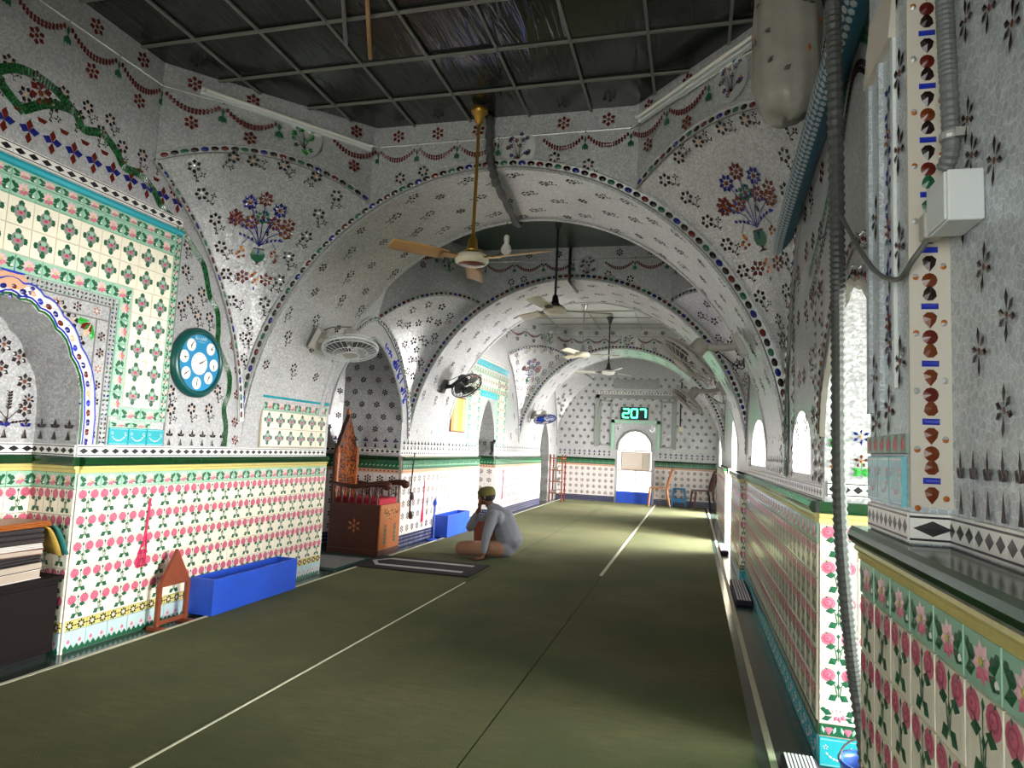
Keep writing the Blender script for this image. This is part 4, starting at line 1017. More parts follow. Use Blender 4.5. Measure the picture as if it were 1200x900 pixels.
# cusped edge round the window arch
b = MB(); b.tube([(x, YE-.01, z) for x, z in win[1:-1]], .035, 6, 'medgrey'); b.build('arch_edge', wb)
# window with frame, panes and blue board
wn = bpy.data.objects.new('window_1', None); COL.objects.link(wn); struct(wn, 'bright window with white panes under an arch')
b = MB()
for x in (WC-.44, WC, WC+.41): b.box(x, x+.03, YE+.14, YE+.18, .3, 1.36, 'wallwhite')
b.box(WC-.44, WC+.44, YE+.14, YE+.18, .82, .86, 'wallwhite'); b.box(WC-.44, WC+.44, YE+.14, YE+.18, 1.33, 1.37, 'wallwhite'); b.build('window_frame', wn)
for x0, x1 in ((WC-.41, WC), (WC+.03, WC+.41)): b = MB(); b.box(x0, x1, YE+.155, YE+.165, .3, .82, 'frosted'); b.build('pane', wn)
b = MB(); pz = [(x, z) for x, z in win[1:-1]]; b.poly([(x, YE+.16, z) for x, z in pz], 'frosted'); b.build('pane', wn)
b = MB(); b.box(WC-.45, WC+.45, YE-.04, YE+.05, .0, .3, 'bluepaint'); bevel(b.build('threshold_board', wn), .006)
# air conditioner in the window
ac = thing('air_conditioner', 'beige window air conditioner under the white arched pane', 'air conditioner', (WC+.02, YE+.02, .86))
b = MB(); b.box(-.37, .37, -.12, .25, 0, .46, 'ac'); bevel(b.build('casing', ac), .015)
b = MB(); b.box(-.34, .16, -.135, -.118, .04, .42, 'paper'); g = b.build('grille', ac)
for k in range(9): b = MB(); b.box(-.33, .15, -.142, -.134, .06+.04*k, .075+.04*k, 'ac'); b.build('slat', g)
b = MB(); b.box(.2, .34, -.13, -.118, .05, .41, 'plasticgrey'); b.build('control_panel', ac)

# ================================================================== RIGHT WALL
WR = lambda y, z: (XR, y, z)
door1 = curve_arch(2.73, .585, 0, 1.42, 1.95, 26, 1.5, .62, 7, .02)
added_window_2 = curve_arch(6.6, .68, 1.24, 1.40, 1.66, 20, 1.8, .55); added_window_1 = curve_arch(4.02, .32, 1.24, 1.38, 1.58, 16, 1.8, .55)  # small window openings added to bring daylight onto the left wall
door2 = curve_arch(10.4, .6, 0, 1.5, 2.1, 20, 1.5, .62)
door3 = curve_arch(15.6, .55, 0, 1.5, 2.1, 20, 1.5, .62)
b = MB()
arch_open_face(b, WR, -3.1, 17.7, 0, ZC+.1, [door1, added_window_1, added_window_2, door2, door3], 'mosaic', True)
for cv in (door1, added_window_1, added_window_2, door2, door3):
    if cv is added_window_2 or cv is added_window_1: cv = cv+[cv[0]]
    b.grid([[(XR+.55, a, z) for a, z in cv], [(XR, a, z) for a, z in cv]], 'mosaic')
arch_open_face(b, lambda y, z: (XR+.55, y, z), -3.1, 17.7, 0, ZC+.1, [door1, added_window_1, added_window_2, door2, door3], 'plaster', False)
b.box(.553, XR+.02, 3.33, 7.65, 0, 1.035, 'grout')
wr = struct(b.build('wall_right'), 'right wall of mosaic and rose tiles pierced by arched doorways')
for cc, hh, zt in ((6.6, .68, 1.66), (4.02, .32, 1.58)):
    for k in range(1, 8 if hh > .5 else 4):
        y = cc-hh+2*hh*k/(8 if hh > .5 else 4); b = MB(); b.box(XR+.36, XR+.38, y-.008, y+.008, 1.24, zt-.02-.6*abs((y-cc)/hh)**2*(zt-1.4), 'alu'); b.build('added_window_bar', wr)
    for z in (1.36,): b = MB(); b.box(XR+.355, XR+.375, cc-hh, cc+hh, z-.006, z+.006, 'alu'); b.build('added_window_bar', wr)
DR = .55
nR = 28; pR = (7.65-3.33)/nR
rose_dado(wr, (DR, 7.65, 0), (0, -1, 0), nR, pR, 'turquoise_tile', 'heart_tile', 'flower_border_tile')
# lit jamb of the first doorway facing the camera
jn = 3
def face_minusY(x0, x1, y, n): return (V((x0, y, 0)), V((1, 0, 0)), (x1-x0)/n)
P0, d_, pj = face_minusY(DR-.001, DR+.153*3, 3.312, 3)
b = MB(); b.box(DR, DR+.46, 3.313, 3.36, 0, 1.05, 'grout'); b.build('jamb_bed', wr)
tile_row(wr, 'turquoise_tile', P0, d_, .062, jn, pj); tile_row(wr, 'heart_tile', P0, d_, .152, jn, pj); tile_row(wr, 'vine_border_tile', P0, d_, .222, jn, pj)
for r in range(4): tile_row(wr, 'rose_tile', P0, d_, .265+T*(r+.5), jn, pj)
tile_row(wr, 'rose_tile', P0, d_, .265+T*4.5, jn, pj)
moulding(wr, (DR-.005, 3.312, 0), (DR+.46, 3.312, 0), (1, 0, 0))
# mosaics on the jamb above the ledge
jo = [(.60, 1.36, M_starO), (.72, 1.36, M_starO), (.64, 1.5, None), (.72, 1.55, M_starR), (.62, 1.66, None), (.7, 1.75, M_starO)]
def f_jspray(b):
    b.star(0, .02, .04, 5, 'red', 'orange', .4); b.line([(0, -.07), (0, .01)], .005, 'brightgreen')
    for a in (.4, 2.7, -.5, 3.6): b.petal(0, -.04, a, .05, .014, 'brightgreen')
_, M_jspray = motif(f_jspray, 'jamb_spray')
for k in range(5):
    for c in range(3):
        inst(M_jspray if (k+c) % 2 else [M_starO, M_starN, M_starR][c], 'inlay_flower', wr, frame((XR+.05+.1*c, 3.313, 1.3+.125*k), (1, 0, 0), UPZ, 0, .8, .004))
tile_row(wr, 'large_diamond_tile', (XR+.01, 3.314, 0), (1, 0, 0), 1.187, 3, .15, .003)
# pier beyond Y 7.65: steps in
b = MB(); b.box(.497, XR, 7.655, 9.35, 0, 1.13, 'grout'); b.box(.50, XR, 11.0, 14.9, 0, 1.13, 'grout'); b.build('pier_bed', wr)
tile_row(wr, 'turquoise_tile', (.49, 7.65, 0), (1, 0, 0), .062, 1, .075); tile_row(wr, 'heart_tile', (.49, 7.65, 0), (1, 0, 0), .152, 1, .075)
for r in range(5): tile_row(wr, 'rose_tile', (.49, 7.65, 0), (1, 0, 0), .18+T*(r+.5), 1, .075)
tile_row(wr, 'vine_border_tile', (.49, 7.65, 0), (1, 0, 0), .985, 1, .075)
jb = MB()
for ya, yb in ((9.35, 7.65), (14.9, 11.0)):
    n = round((ya-yb)/T); rose_dado(wr, (.492, ya, 0), (0, -1, 0), n, (ya-yb)/n, corn=False, join=jb); moulding(wr, (.492, ya, 0), (.492, yb, 0), (0, -1, 0))
jb.build('far_dado_tiles', wr, stuff=True)
tile_row(wr, 'diamond_tile', (XR, 7.65, 0), (0, -1, 0), 1.166, 28, pR, .002)
# gem column on the pier, fleur rows and flowers along the wall
FRr = (0, -1, 0)
for k in range(40): 
    y = 3.45+k*.115
    if y < 7.6 and not 5.85 < y < 7.35 and not 3.65 < y < 4.4: inst(M_fleurD, 'fleur_motif', wr, frame((XR, y, 1.275), FRr, UPZ, 0, .8, .002))
vine_band(wr, [(4.62, 1.2), (4.56, 1.5), (4.6, 1.8), (4.56, 2.1), (4.6, 2.4), (4.56, 2.7), (4.52, 3.0), (4.48, 3.3)], .13, lambda y, z: (XR-.004, y, z), FRr)
r9 = random.Random(9)
for k in range(26):
    y, z = 3.45+.22*(k % 5)+r9.uniform(-.05, .05), 1.5+.3*(k//5)+r9.uniform(-.05, .05); inst([M_sprig, M_starD, M_starR][k % 3], 'inlay_flower', wr, frame((XR, y, z), FRr, UPZ, 0, 1, .002))
for k in range(14):
    y, z = 5.0+.2*(k % 4), 1.5+.28*(k//4); inst([M_sprig, M_starD][k % 2], 'inlay_flower', wr, frame((XR, y, z), FRr, UPZ, 0, 1, .002))
# leafy border column and hood arch round the doorway
def leaf_column(y, z0, z1, par, cols, w=.05, nm='leaf_column'):
    b = MB(); n = int((z1-z0)/.05)
    for k in range(n):
        z = z0+(k+.5)*(z1-z0)/n
        for sx in (-1, 1): src = MB(); src.petal(0, 0, 1.57-sx*.6, .045, .013, cols[k % len(cols)]); merge(b, src, frame((XR, y+sx*.004, z), FRr, UPZ, 0, 1, .004))
        if k % 3 == 0: src = MB(); src.disc(0, 0, .014, .02, 'red', 8, .006); merge(b, src, frame((XR, y+w, z), FRr, UPZ, 0, 1, .004))
    b.build(nm, par, stuff=True)
leaf_column(3.55, 1.2, 2.3, wr, ['leaf', 'dark']); leaf_column(3.38, 1.2, 2.2, wr, ['red', 'brown']); leaf_column(4.3, 1.2, 3.3, wr, ['dark', 'leaf']); leaf_column(4.85, 1.2, 2.2, wr, ['red', 'dark'])
pts = [V((XR, a, z)) for a, z in door1[1:-1]]; ups = []
for i in range(len(pts)):
    d = V((0, pts[i].y-2.73, (pts[i].z-1.35))); d.normalize(); ups.append(d)
for o_, bw in ((.05, .034), (.17, .03)):
    ring_beads(wr, [p+u*o_ for p, u in zip(pts, ups)], ups, [V((-1, 0, 0))]*len(pts), .04, bw, .012, .008, ('dark', 'red', 'black', 'brown'), .06, 'hood_band', 'mosaic_grey')
b = MB(); b.tube([p+u*.02+V((-.004, 0, 0)) for p, u in zip(pts, ups)], .018, 6, 'plaster'); b.build('arch_edge', wr)
hood = [(3.75, 2.15), (3.3, 2.35), (2.95, 2.62), (2.69, 2.8), (2.42, 2.62)]
for k, o_ in enumerate((0, .12)):
    b = MB(); cr = catmull(hood, 14)
    for i in range(0, len(cr)-1):
        t = (cr[i+1]-cr[i]).normalized()
        for sg in (-1, 1): src = MB(); src.petal(0, 0, math.atan2(t.y, -t.x)+sg*.6, .045, .012, 'leaf' if k else 'dark'); merge(b, src, frame((XR, cr[i].x, cr[i].y+o_), FRr, UPZ, 0, 1, .004))
    b.build('hood_leaf_band', wr, stuff=True)
garl_y = [2.0+.36*k for k in range(8)]
for y in garl_y:
    inst(M_garl, 'garland_swag', wr, frame((XR, y, 3.35-.0*y), FRr, UPZ, 0, 1, .003)); inst(M_garl, 'garland_swag', wr, frame((XR, y, 2.98), FRr, UPZ, 0, 1, .003)); inst(M_starR, 'inlay_flower', wr, frame((XR, y+.1, 3.5), FRr, UPZ, 0, 1, .003))
leafstuff = None
# --- near pier
NP = .475
b = MB(); b.box(NP+.005, XR+.02, -.3, 2.165, 0, 1.035, 'grout')
b.poly([(NP+.005, 2.17, 0), (XR+.3, 2.17, 0), (XR+.3, 2.17, 1.03), (NP+.005, 2.17, 1.03)][::-1], 'grout')
wn_ = struct(b.build('wall_right_2'), 'near right pier with rose tiles, green cornice and turquoise panel'); 
nN = 16; pN = (2.165+.3)/nN
rose_dado(wn_, (NP, 2.165, 0), FRr, nN, pN)
b = MB(); b.box(NP-.02, XR+.1, -.3, 2.17, 1.10, 1.128, 'glazegreen'); b.build('ledge', wn_)
# upper pilaster X .485 (Y 1.76 .. 2.15) with recessed panel
UX, UY = .487, 1.76
b = MB()
b.box(UX, XR+.01, UY, 2.13, 1.13, 3.2, 'mosaic_near')
b.box(XR-.001, XR+.004, -.5, UY, 1.13, 3.3, 'mosaic_near')
b.build('pilaster', wn_)
b = MB(); b.box(UX-.008, UX, 1.86, 1.88, 1.5, 2.42, 'pvcwhite'); b.box(UX-.01, UX, 2.10, 2.13, 1.45, 2.42, 'mosaic_near'); b.box(UX-.012, UX, 1.98, 2.0, 1.45, 2.42, 'mosaic_near')
b.hexa([(UX-.018, 1.86, 2.42), (UX, 1.86, 2.42), (UX, 2.13, 2.42), (UX-.018, 2.13, 2.42), (UX-.001, 1.86, 2.62), (UX, 1.86, 2.62), (UX, 2.13, 2.62), (UX-.001, 2.13, 2.62)], 'plaster'); b.build('panel_moulding', wn_)
tile_row(wn_, 'large_diamond_tile', (UX, 2.13, 0), FRr, 1.168, 3, .123, .002)
tile_row(wn_, 'large_diamond_tile', (XR, UY, 0), FRr, 1.168, 10, .15, .004)
M1 = TB['diamond_tile'][1]
bb_ = MB(); t_diam(1)(bb_); M_d1 = bb_.mesh('diamond_tile'); inst(M_d1, 'diamond_tile', wn_, frame(((UX+XR)/2-.003, UY-.008, 1.168), (1, 0, 0), UPZ, 0, 1, .002) @ Matrix.Diagonal((.62, 1, 1, 1)))
tile_row(wn_, 'turquoise_tile', (UX, 2.125, 0), FRr, 1.27, 3, .11, .002)
def t_twist(b):
    slab(b, .06, .05, 'leaf'); lift(b, lambda q: (q.petal(-.01, -.02, 1.2, .045, .012, 'orange', .006), q.petal(.014, -.02, 1.9, .04, .008, 'pink', .006)), .0082)
_, M_tw = motif(t_twist, 'twist_tile')
for k in range(6): inst(M_tw, 'twist_tile', wn_, frame((UX, 2.1-.0625*k, 1.36), FRr, UPZ, 0, 1, .002))
for y, z in ((2.08, 1.55), (1.92, 1.62), (1.93, 1.45), (2.06, 1.42), (1.83, 1.56), (1.83, 1.85), (1.83, 2.1), (2.05, 2.0), (1.82, 2.3), (1.83, 2.55)): inst(M_near, 'inlay_flower', wn_, frame((UX, y, z), FRr, UPZ, 0, .8, .003))
def f_lilac(b):
    b.line([(0, .12), (.02, .05), (-.005, 0), (.015, -.06), (0, -.12)], .005, 'navy')
    for k, y in enumerate((.1, .05, 0, -.05, -.1)): b.petal(.005, y, .3+k, .04, .01, 'leaf' if k % 2 else 'navy'); b.petal(.005, y, 2.6+k, .035, .01, 'navy')
    b.star(0, -.02, .03, 6, 'brown', 'peach')
_, M_lil = motif(f_lilac, 'climbing_spray')
for z in (1.7, 1.95, 2.2): inst(M_lil, 'climbing_spray', wn_, frame((UX, 1.93, z), FRr, UPZ, 0, 1, .003))
# gem column on the return face (facing the camera)
b = MB(); b.box(UX-.004, XR-.001, UY-.012, UY, 1.215, 3.2, 'plaster'); gc = b.build('gem_column', wn_, label='cream strip set with large coloured glass gems')
def gem(kind, mt):
    b = MB()
    if kind == 'round': b.disc(0, 0, .0165, .0175, mt, 12, .006)
    elif kind == 'drop': b.add([(-.015, .008, 0), (-.012, -.006, 0), (0, -.022, 0), (.012, -.006, 0), (.015, .008, 0), (.006, .017, 0), (-.006, .017, 0), (0, 0, .006)], [(0, 1, 7), (1, 2, 7), (2, 3, 7), (3, 4, 7), (4, 5, 7), (5, 6, 7), (6, 0, 7)], mt)
    elif kind == 'bar': b.add([(-.018, -.007, 0), (.018, -.007, 0), (.018, .007, 0), (-.018, .007, 0), (-.014, -.003, .005), (.014, -.003, .005), (.014, .003, .005), (-.014, .003, .005)], [(4, 5, 6, 7), (0, 1, 5, 4), (1, 2, 6, 5), (2, 3, 7, 6), (3, 0, 4, 7)], mt)
    else: b.disc(0, 0, .0085, .0085, mt, 8, .005)
    return b.mesh('gem')
G = {(k, c): gem(k, c) for k, c in (('round', 'brown'), ('round', 'red'), ('drop', 'brown'), ('drop', 'dark'), ('drop', 'leaf'), ('bar', 'blue'), ('small', 'silver'), ('small', 'orange'))}
xc = (UX+XR)/2-.003; z = 1.245; k = 0; seq = [('drop', 0), ('bar', 0), ('drop', 1), ('round', 0)]
while z < 3.1:
    kd, fl = seq[k % 4]; c = {'drop': 'brown' if z < 1.66 else ('dark' if (k//4) % 5 else 'leaf'), 'bar': 'blue', 'round': 'red' if (k//4) % 3 else 'brown'}[kd]
    inst(G[(kd, c)], 'gem', gc, frame((xc, UY-.012, z), (1, 0, 0), UPZ, pi if fl else 0, 1.0, .001))
    if kd == 'round' or (kd == 'drop' and not fl):
        for sx in (-1, 1): inst(G[('small', 'silver' if z > 1.3 and k % 3 else 'orange')], 'gem', gc, frame((xc+sx*.029, UY-.012, z+.012*sx-(.02 if kd == 'drop' else -.02)), (1, 0, 0), UPZ, 0, .85, .001))
    z += {'drop': .031, 'bar': .031, 'round': .042}[kd]; k += 1
for y, z in ((1.62, 2.07), (1.49, 1.92), (1.655, 1.85), (1.55, 1.72), (1.58, 1.55), (1.45, 1.6), (1.62, 2.3), (1.4, 2.15), (1.3, 1.8), (1.5, 2.25), (1.6, 1.98), (1.47, 1.42)): inst(M_near, 'inlay_flower', wn_, frame((XR, y, z), FRr, UPZ, random.uniform(-.2, .2), .62, .006))
for k in range(9): inst(M_fleurD, 'fleur_motif', wn_, frame((XR, 1.69-.07*k, 1.275), FRr, UPZ, 0, .8, .006) @ Matrix.Diagonal((.62, 1.1, 1, 1)))

# --- near end wall with the entrance, and outside ground
b = MB(); arch_open_face(b, lambda x, z: (x, -3.1, z), -4.6, 1.2, 0, ZC+.1, [curve_arch(-1.45, 1.4, 0, 1.9, 2.6, 20, 2, .5)], 'plaster', True); struct(b.build('wall_front'), 'plain near end wall with a wide arched entrance')
b = MB(); b.box(3.6, 14, -14, 30, -.2, -.05, 'ground'); b.box(-14, 14, -16, -3.2, -.2, -.05, 'ground'); b.box(-8, 8, 18.2, 30, -.2, -.05, 'ground'); struct(b.build('ground'), 'pale ground outside the hall')

# ================================================================== THINGS
# ---- carpets
for nm, x0, x1, lb in (('carpet', -3.30, -2.062, 'long olive carpet strip beside the left tiled wall'), ('carpet', -2.054, -.899, 'long olive carpet strip in the middle of the floor'), ('carpet', -.891, .29, 'long olive carpet strip nearest the right tiled wall')):
    b = MB(); b.box(x0, x1, -2.9, 17.62, 0, .012, 'carpet'); o = b.build(nm); tag(o, lb, 'carpet', 'olive prayer carpets')
    if x0 < -3: bb = MB(); bb.box(x0-.028, x0+.002, -2.9, 17.62, 0, .014, 'tape'); bb.build('edge_binding', o); bb = MB(); bb.box(x1-.006, x1+.006, -2.9, 6.2, .0, .0142, 'tape'); bb.build('edge_binding', o)
    elif x0 < -2: bb = MB(); bb.box(x1-.027, x1+.004, 7.2, 17.6, .0, .0142, 'tape'); bb.build('edge_binding', o)
    else: bb = MB(); bb.box(x1+.055, x1+.085, -2.9, 17.6, 0, .006, 'tape'); bb.build('edge_binding', o)

# ---- prayer rugs
def rug(name, x0, x1, y0, y1, lb, base, field, line, z=.0148):
    r = thing(name, lb, 'rug', ((x0+x1)/2, (y0+y1)/2, z)); w, h = (x1-x0)/2, (y1-y0)/2
    b = MB(); b.box(-w, w, -h, h, 0, .010, base); bevel(b.build('rug_body', r), .003)
    b = MB(); b.box(-w*.9, w*.9, -h*.78, h*.78, .009, .0115, field); b.build('field', r)
    b = MB()
    for sg in (-1, 1): b.box(-w*.7, w*.8, sg*h*.52-h*.11, sg*h*.52+h*.11, .011, .013, line)
    b.add([(-w*.7+w*.0, -h*.63, .013), (-w*.7, -h*.41, .013), (-w*.84, 0, .013), (-w*.7, h*.41, .013), (-w*.7, h*.63, .013), (-w*.93, 0, .013)], [(0, 1, 2, 5), (2, 3, 4, 5)], line); b.build('arch_pattern', r)
    return r
rug('prayer_rug', -3.36, -2.1, 6.42, 7.14, 'black prayer rug with a white arch outline before the pulpit', 'rugblack', 'rugblack', 'rugwhite')
rug('prayer_rug', -4.15, -3.42, 6.15, 6.98, 'grey prayer rug with dark green border inside the recess', 'ruggreen', 'ruggrey', 'ruggrey', .001)

# ---- blue troughs
def trough(loc, w, l, h, lb, items=False):
    r = thing('blue_trough', lb, 'box', loc, 0, 'blue wooden boxes along the left wall'); t = .018
    for nm, bx in (('side_panel', (0, t, 0, l)), ('side_panel', (w-t, w, 0, l)), ('end_panel', (t, w-t, 0, t)), ('end_panel', (t, w-t, l-t, l))):
        b = MB(); b.box(bx[0], bx[1], bx[2], bx[3], 0, h, 'bluepaint'); bevel(b.build(nm, r), .003)
    b = MB(); b.box(t, w-t, t, l-t, .01, .025, 'bluepaint'); b.build('bottom', r); return r
trough((-3.475, 4.2, .0145), .205, 1.05, .255, 'long open blue wooden box beside the brown triangular stand')
trough((-3.475, 8.93, .0145), .21, .95, .30, 'open blue wooden box beside the thin blue post')

# ---- triangular brown stand
r = thing('triangle_stand', 'red-brown wooden stand with a triangular board by the rose tiles', 'stand', (-3.385, 3.94, 0))
b = MB(); z0, z1 = .275, .51; p = [(-.145, z0), (.145, z0), (.0, z1)]
b.add([(-.012, *q) for q in p]+[(.012, *q) for q in p], [(0, 2, 1), (3, 4, 5), (0, 1, 4, 3), (1, 2, 5, 4), (2, 0, 3, 5)], 'wood_red'); b.build('triangle_board', r)
for y in (-.128, .128):
    b = MB(); b.box(-.012, .012, y-.014, y+.014, .0, .28, 'wood_red'); b.build('leg', r)
    b = MB(); b.box(-.06, .06, y-.018, y+.018, 0, .022, 'wood_red'); b.build('foot', r)
b = MB(); b.box(-.01, .01, -.12, .12, .03, .055, 'wood_red'); b.build('crossbar', r)

# ---- pink swatters
def swatter(y, z0, z1, lb):
    r = thing('pink_swatter', lb, 'swatter', (-3.476, y, z0)); h = z1-z0
    b = MB(); b.tube([(0, .03, h), (0, .018, h*.55), (0, .0, h*.3)], .008, 6, 'magenta'); b.build('handle', r)
    b = MB(); b.tube([(0, .018, h*.6), (0, .03, h*.3), (0, .032, .02)], .005, 6, 'magenta'); b.tube([(0, .0, h*.36), (0, -.03, .1), (0, -.04, .01)], .005, 6, 'magenta'); b.build('frame', r)
    for k in range(6): b = MB(); b.tube([(0, -.036+.013*k, .01), (0, -.015+.008*k, h*.26)], .003, 4, 'magenta'); b.build('rib', r)
    b = MB(); b.tube([(0, -.04, .01), (0, .034, .012)], .006, 5, 'magenta'); b.build('edge', r)
swatter(3.73, .41, .86, 'pink plastic swatter hanging on the rose tiles above the brown stand')
swatter(8.5, .25, .80, 'pink plastic swatter hanging beside the thin blue post')
swatter(12.4, .31, .86, 'pink plastic swatter hanging on the white tiles past the narrow niche')

# ---- thin blue post
r = thing('blue_post', 'thin blue post on a round base by the smaller blue box', 'post', (-3.38, 8.7, 0))
b = MB(); b.lathe([(.09, 0), (.09, .012), (.06, .022), (.02, .03)], 20, 'bluepaint'); b.build('base', r)
b = MB(); b.tube([(0, 0, .02), (0, 0, .46)], .014, 8, 'bluepaint'); b.build('pole', r)
b = MB(); b.lathe([(.012, .45), (.03, .48), (.03, .51), (.006, .56)], 10, 'bluepaint'); b.build('finial', r)

# ---- cable with sockets by the recess
r = thing('hanging_cable', 'black cable with two brown sockets hanging by the recess', 'cable', (-3.477, 8.08, 0))
b = MB(); b.tube(catmull([(.012, .03, 1.17), (.004, .02, 1.0), (.006, -.01, .7), (.004, .0, .5), (.004, -.02, .36)]), .008, 6, 'blackplastic'); b.build('wire', r)
for z in (.62, .38): b = MB(); b.lathe([(.01, -.05), (.028, -.04), (.03, .0), (.018, .03), (.008, .05)], 10, 'wood_dark', (.01, .02, z)); b.build('socket', r)

# ---- dark cabinet in the niche with a pile of cloths and books
r = thing('niche_cabinet', 'low dark wooden cabinet standing in the tiled prayer niche', 'cabinet', (-3.50, 2.80, 0))
b = MB(); b.box(-.30, .0, -.36, .36, .03, .43, 'darkcab'); bevel(b.build('body', r), .006)
b = MB(); b.box(-.31, .015, -.38, .38, .43, .455, 'darkcab'); bevel(b.build('top', r), .005)
b = MB(); b.box(-.3, -.02, -.34, .34, 0, .03, 'black'); b.build('plinth', r)
for y in (-.18, .18): b = MB(); b.box(-.001, .008, y-.165, y+.165, .06, .41, 'darkcab'); bevel(b.build('door', r), .004)
r5 = random.Random(5); z = .456
for k, (nm, mt, lb, h, w) in enumerate((('book', 'paper', 'pale book at the bottom of the pile on the dark cabinet', .05, .2), ('book', 'book_b', 'grey book second in the pile on the dark cabinet', .04, .2), ('folded_cloth', 'cloth_dark', 'dark folded cloth in the middle of the pile', .045, .21), ('book', 'book_a', 'brown book resting on the dark folded cloth', .03, .19), ('folded_cloth', 'paper', 'white folded cloth in the pile on the cabinet', .03, .2), ('folded_cloth', 'cloth_dark', 'thick charcoal folded cloth near the top of the pile', .085, .21), ('folded_cloth', 'wood_front', 'tan folded cloth topping the pile', .03, .22))):
    t = thing(nm, lb, 'book' if nm == 'book' else 'cloth', (-3.64+r5.uniform(-.015, .015), 2.86+r5.uniform(-.02, .02), z), r5.uniform(-.12, .12))
    if nm == 'book':
        b = MB(); b.box(-.12, .12, -w, w*.9, .004, h-.004, 'pages'); b.build('pages', t)
        for q in (0, h-.004): b = MB(); b.box(-.125, .125, -w-.005, w*.9+.005, q, q+.004, mt); b.build('cover', t)
    else:
        n = 3
        for q in range(n): b = MB(); b.box(-.13+.006*q, .13-.004*q, -w, w, h*q/n, h*(q+1)/n-.001, mt); bevel(b.build('fold', t), min(h/n*.45, .012), 3)
    z += h+.0005
t = thing('checked_cloth', 'ochre and teal cloth hanging off the pile beside the rose tiles', 'cloth', (-3.56, 3.09, z-.09), 0)
for nm, yy, mt in (('cloth_stripe', 0, 'cloth_ochre'), ('cloth_stripe', .045, 'cloth_teal')):
    b = MB(); b.grid([[V((-.08+.16*u+.02*sin(v*3+u*4), yy-.03+.05*v+.02*v, .085-.20*v*v*.8-.03*u)) for u in [q/6 for q in range(7)]] for v in [q/6 for q in range(7)]], mt); o = b.build(nm, t, True); sm = o.modifiers.new('solid', 'SOLIDIFY'); sm.thickness = .012

# ---- minbar chair
r = thing('pulpit_chair', 'carved wooden pulpit chair with tall pointed back in the arched recess', 'chair', (-3.76, 7.43, 0))
WX, WY = .36, .27                 # x: -.36 back .. +.33 front ; y half width
b = MB(); b.box(-.34, .32, -WY, WY, .0, .06, 'wood_dark'); bevel(b.build('plinth', r), .006)
for sy in (-1, 1):
    y0, y1 = (-WY, -WY+.03) if sy < 0 else (WY-.03, WY)
    b = MB(); b.box(-.33, .31, y0, y1, .06, .57, 'wood_dark'); o = bevel(b.build('side_panel', r), .004)
    b = MB(); yy = y0-.004 if sy < 0 else y1+.004
    src = MB(); src.star(0, 0, .09, 6, 'wood_carved', 'wood_front', .3); merge(b, src, frame((0, yy, .32), (1, 0, 0) if sy < 0 else (-1, 0, 0), UPZ, 0, 1, .002)); b.build('carved_star', o)
    b = MB(); ap = [(-.36, .80), (-.22, .78), (-.05, .765), (.1, .785), (.25, .81), (.36, .81), (.41, .795)]
    b.tube([(x, (y0+y1)/2, z) for x, z in ap], [.022, .024, .026, .028, .034, .042, .03], 10, 'wood_dark'); a = b.build('armrest', r, True)
    b = MB(); b.lathe([(.0, -.03), (.045, -.03), (.05, 0), (.045, .03), (0, .03)], 14, 'wood_dark', (.38, (y0+y1)/2, .79), 'Y'); b.build('scroll', a, True)
    for k in range(7):
        x = -.28+.09*k; b = MB(); zt = .76; b.lathe([(.01, .57), (.018, .6), (.01, .63), (.02, .67), (.01, .71), (.014, zt)], 8, 'wood_dark', (x, (y0+y1)/2, 0)); b.build('spindle', r, True)
b = MB(); b.box(.29, .325, -WY, WY, .06, .57, 'wood_front'); o = bevel(b.build('front_panel', r), .004)
b = MB()
for k in range(60):
    a_, d = r5.uniform(0, 6.28), sqrt(r5.random()); src = MB(); src.petal(0, 0, r5.uniform(0, 6.28), .03, .009, r5.choice(['wood_carved', 'wood_dark', 'rope']), .008); merge(b, src, frame((.326, .19*d*cos(a_), .46+.065*d*sin(a_)), (0, 1, 0), UPZ, 0, 1, .001))
b.build('carved_oval', o, stuff=True)
for yy in (-.13, .13):
    b = MB(); src = MB(); src.line([(0, -.12), (0, .1)], .008, 'leaf')
    for k in range(5): src.petal(0, -.1+.045*k, .7, .055, .014, 'leaf'); src.petal(0, -.1+.045*k, 2.4, .055, .014, 'leaf')
    src.star(0, .09, .035, 6, 'wine', 'rope'); merge(b, src, frame((.326, yy, .22), (0, 1, 0), UPZ, 0, 1, .001)); b.build('painted_spray', o)
b = MB(); b.box(-.3, .3, -WY+.03, WY-.03, .5, .54, 'wood_dark'); b.build('seat', r)
b = MB(); b.box(-.28, .29, -WY+.035, WY-.035, .54, .64, 'redcloth'); bevel(b.build('seat_cushion', r), .03, 3)
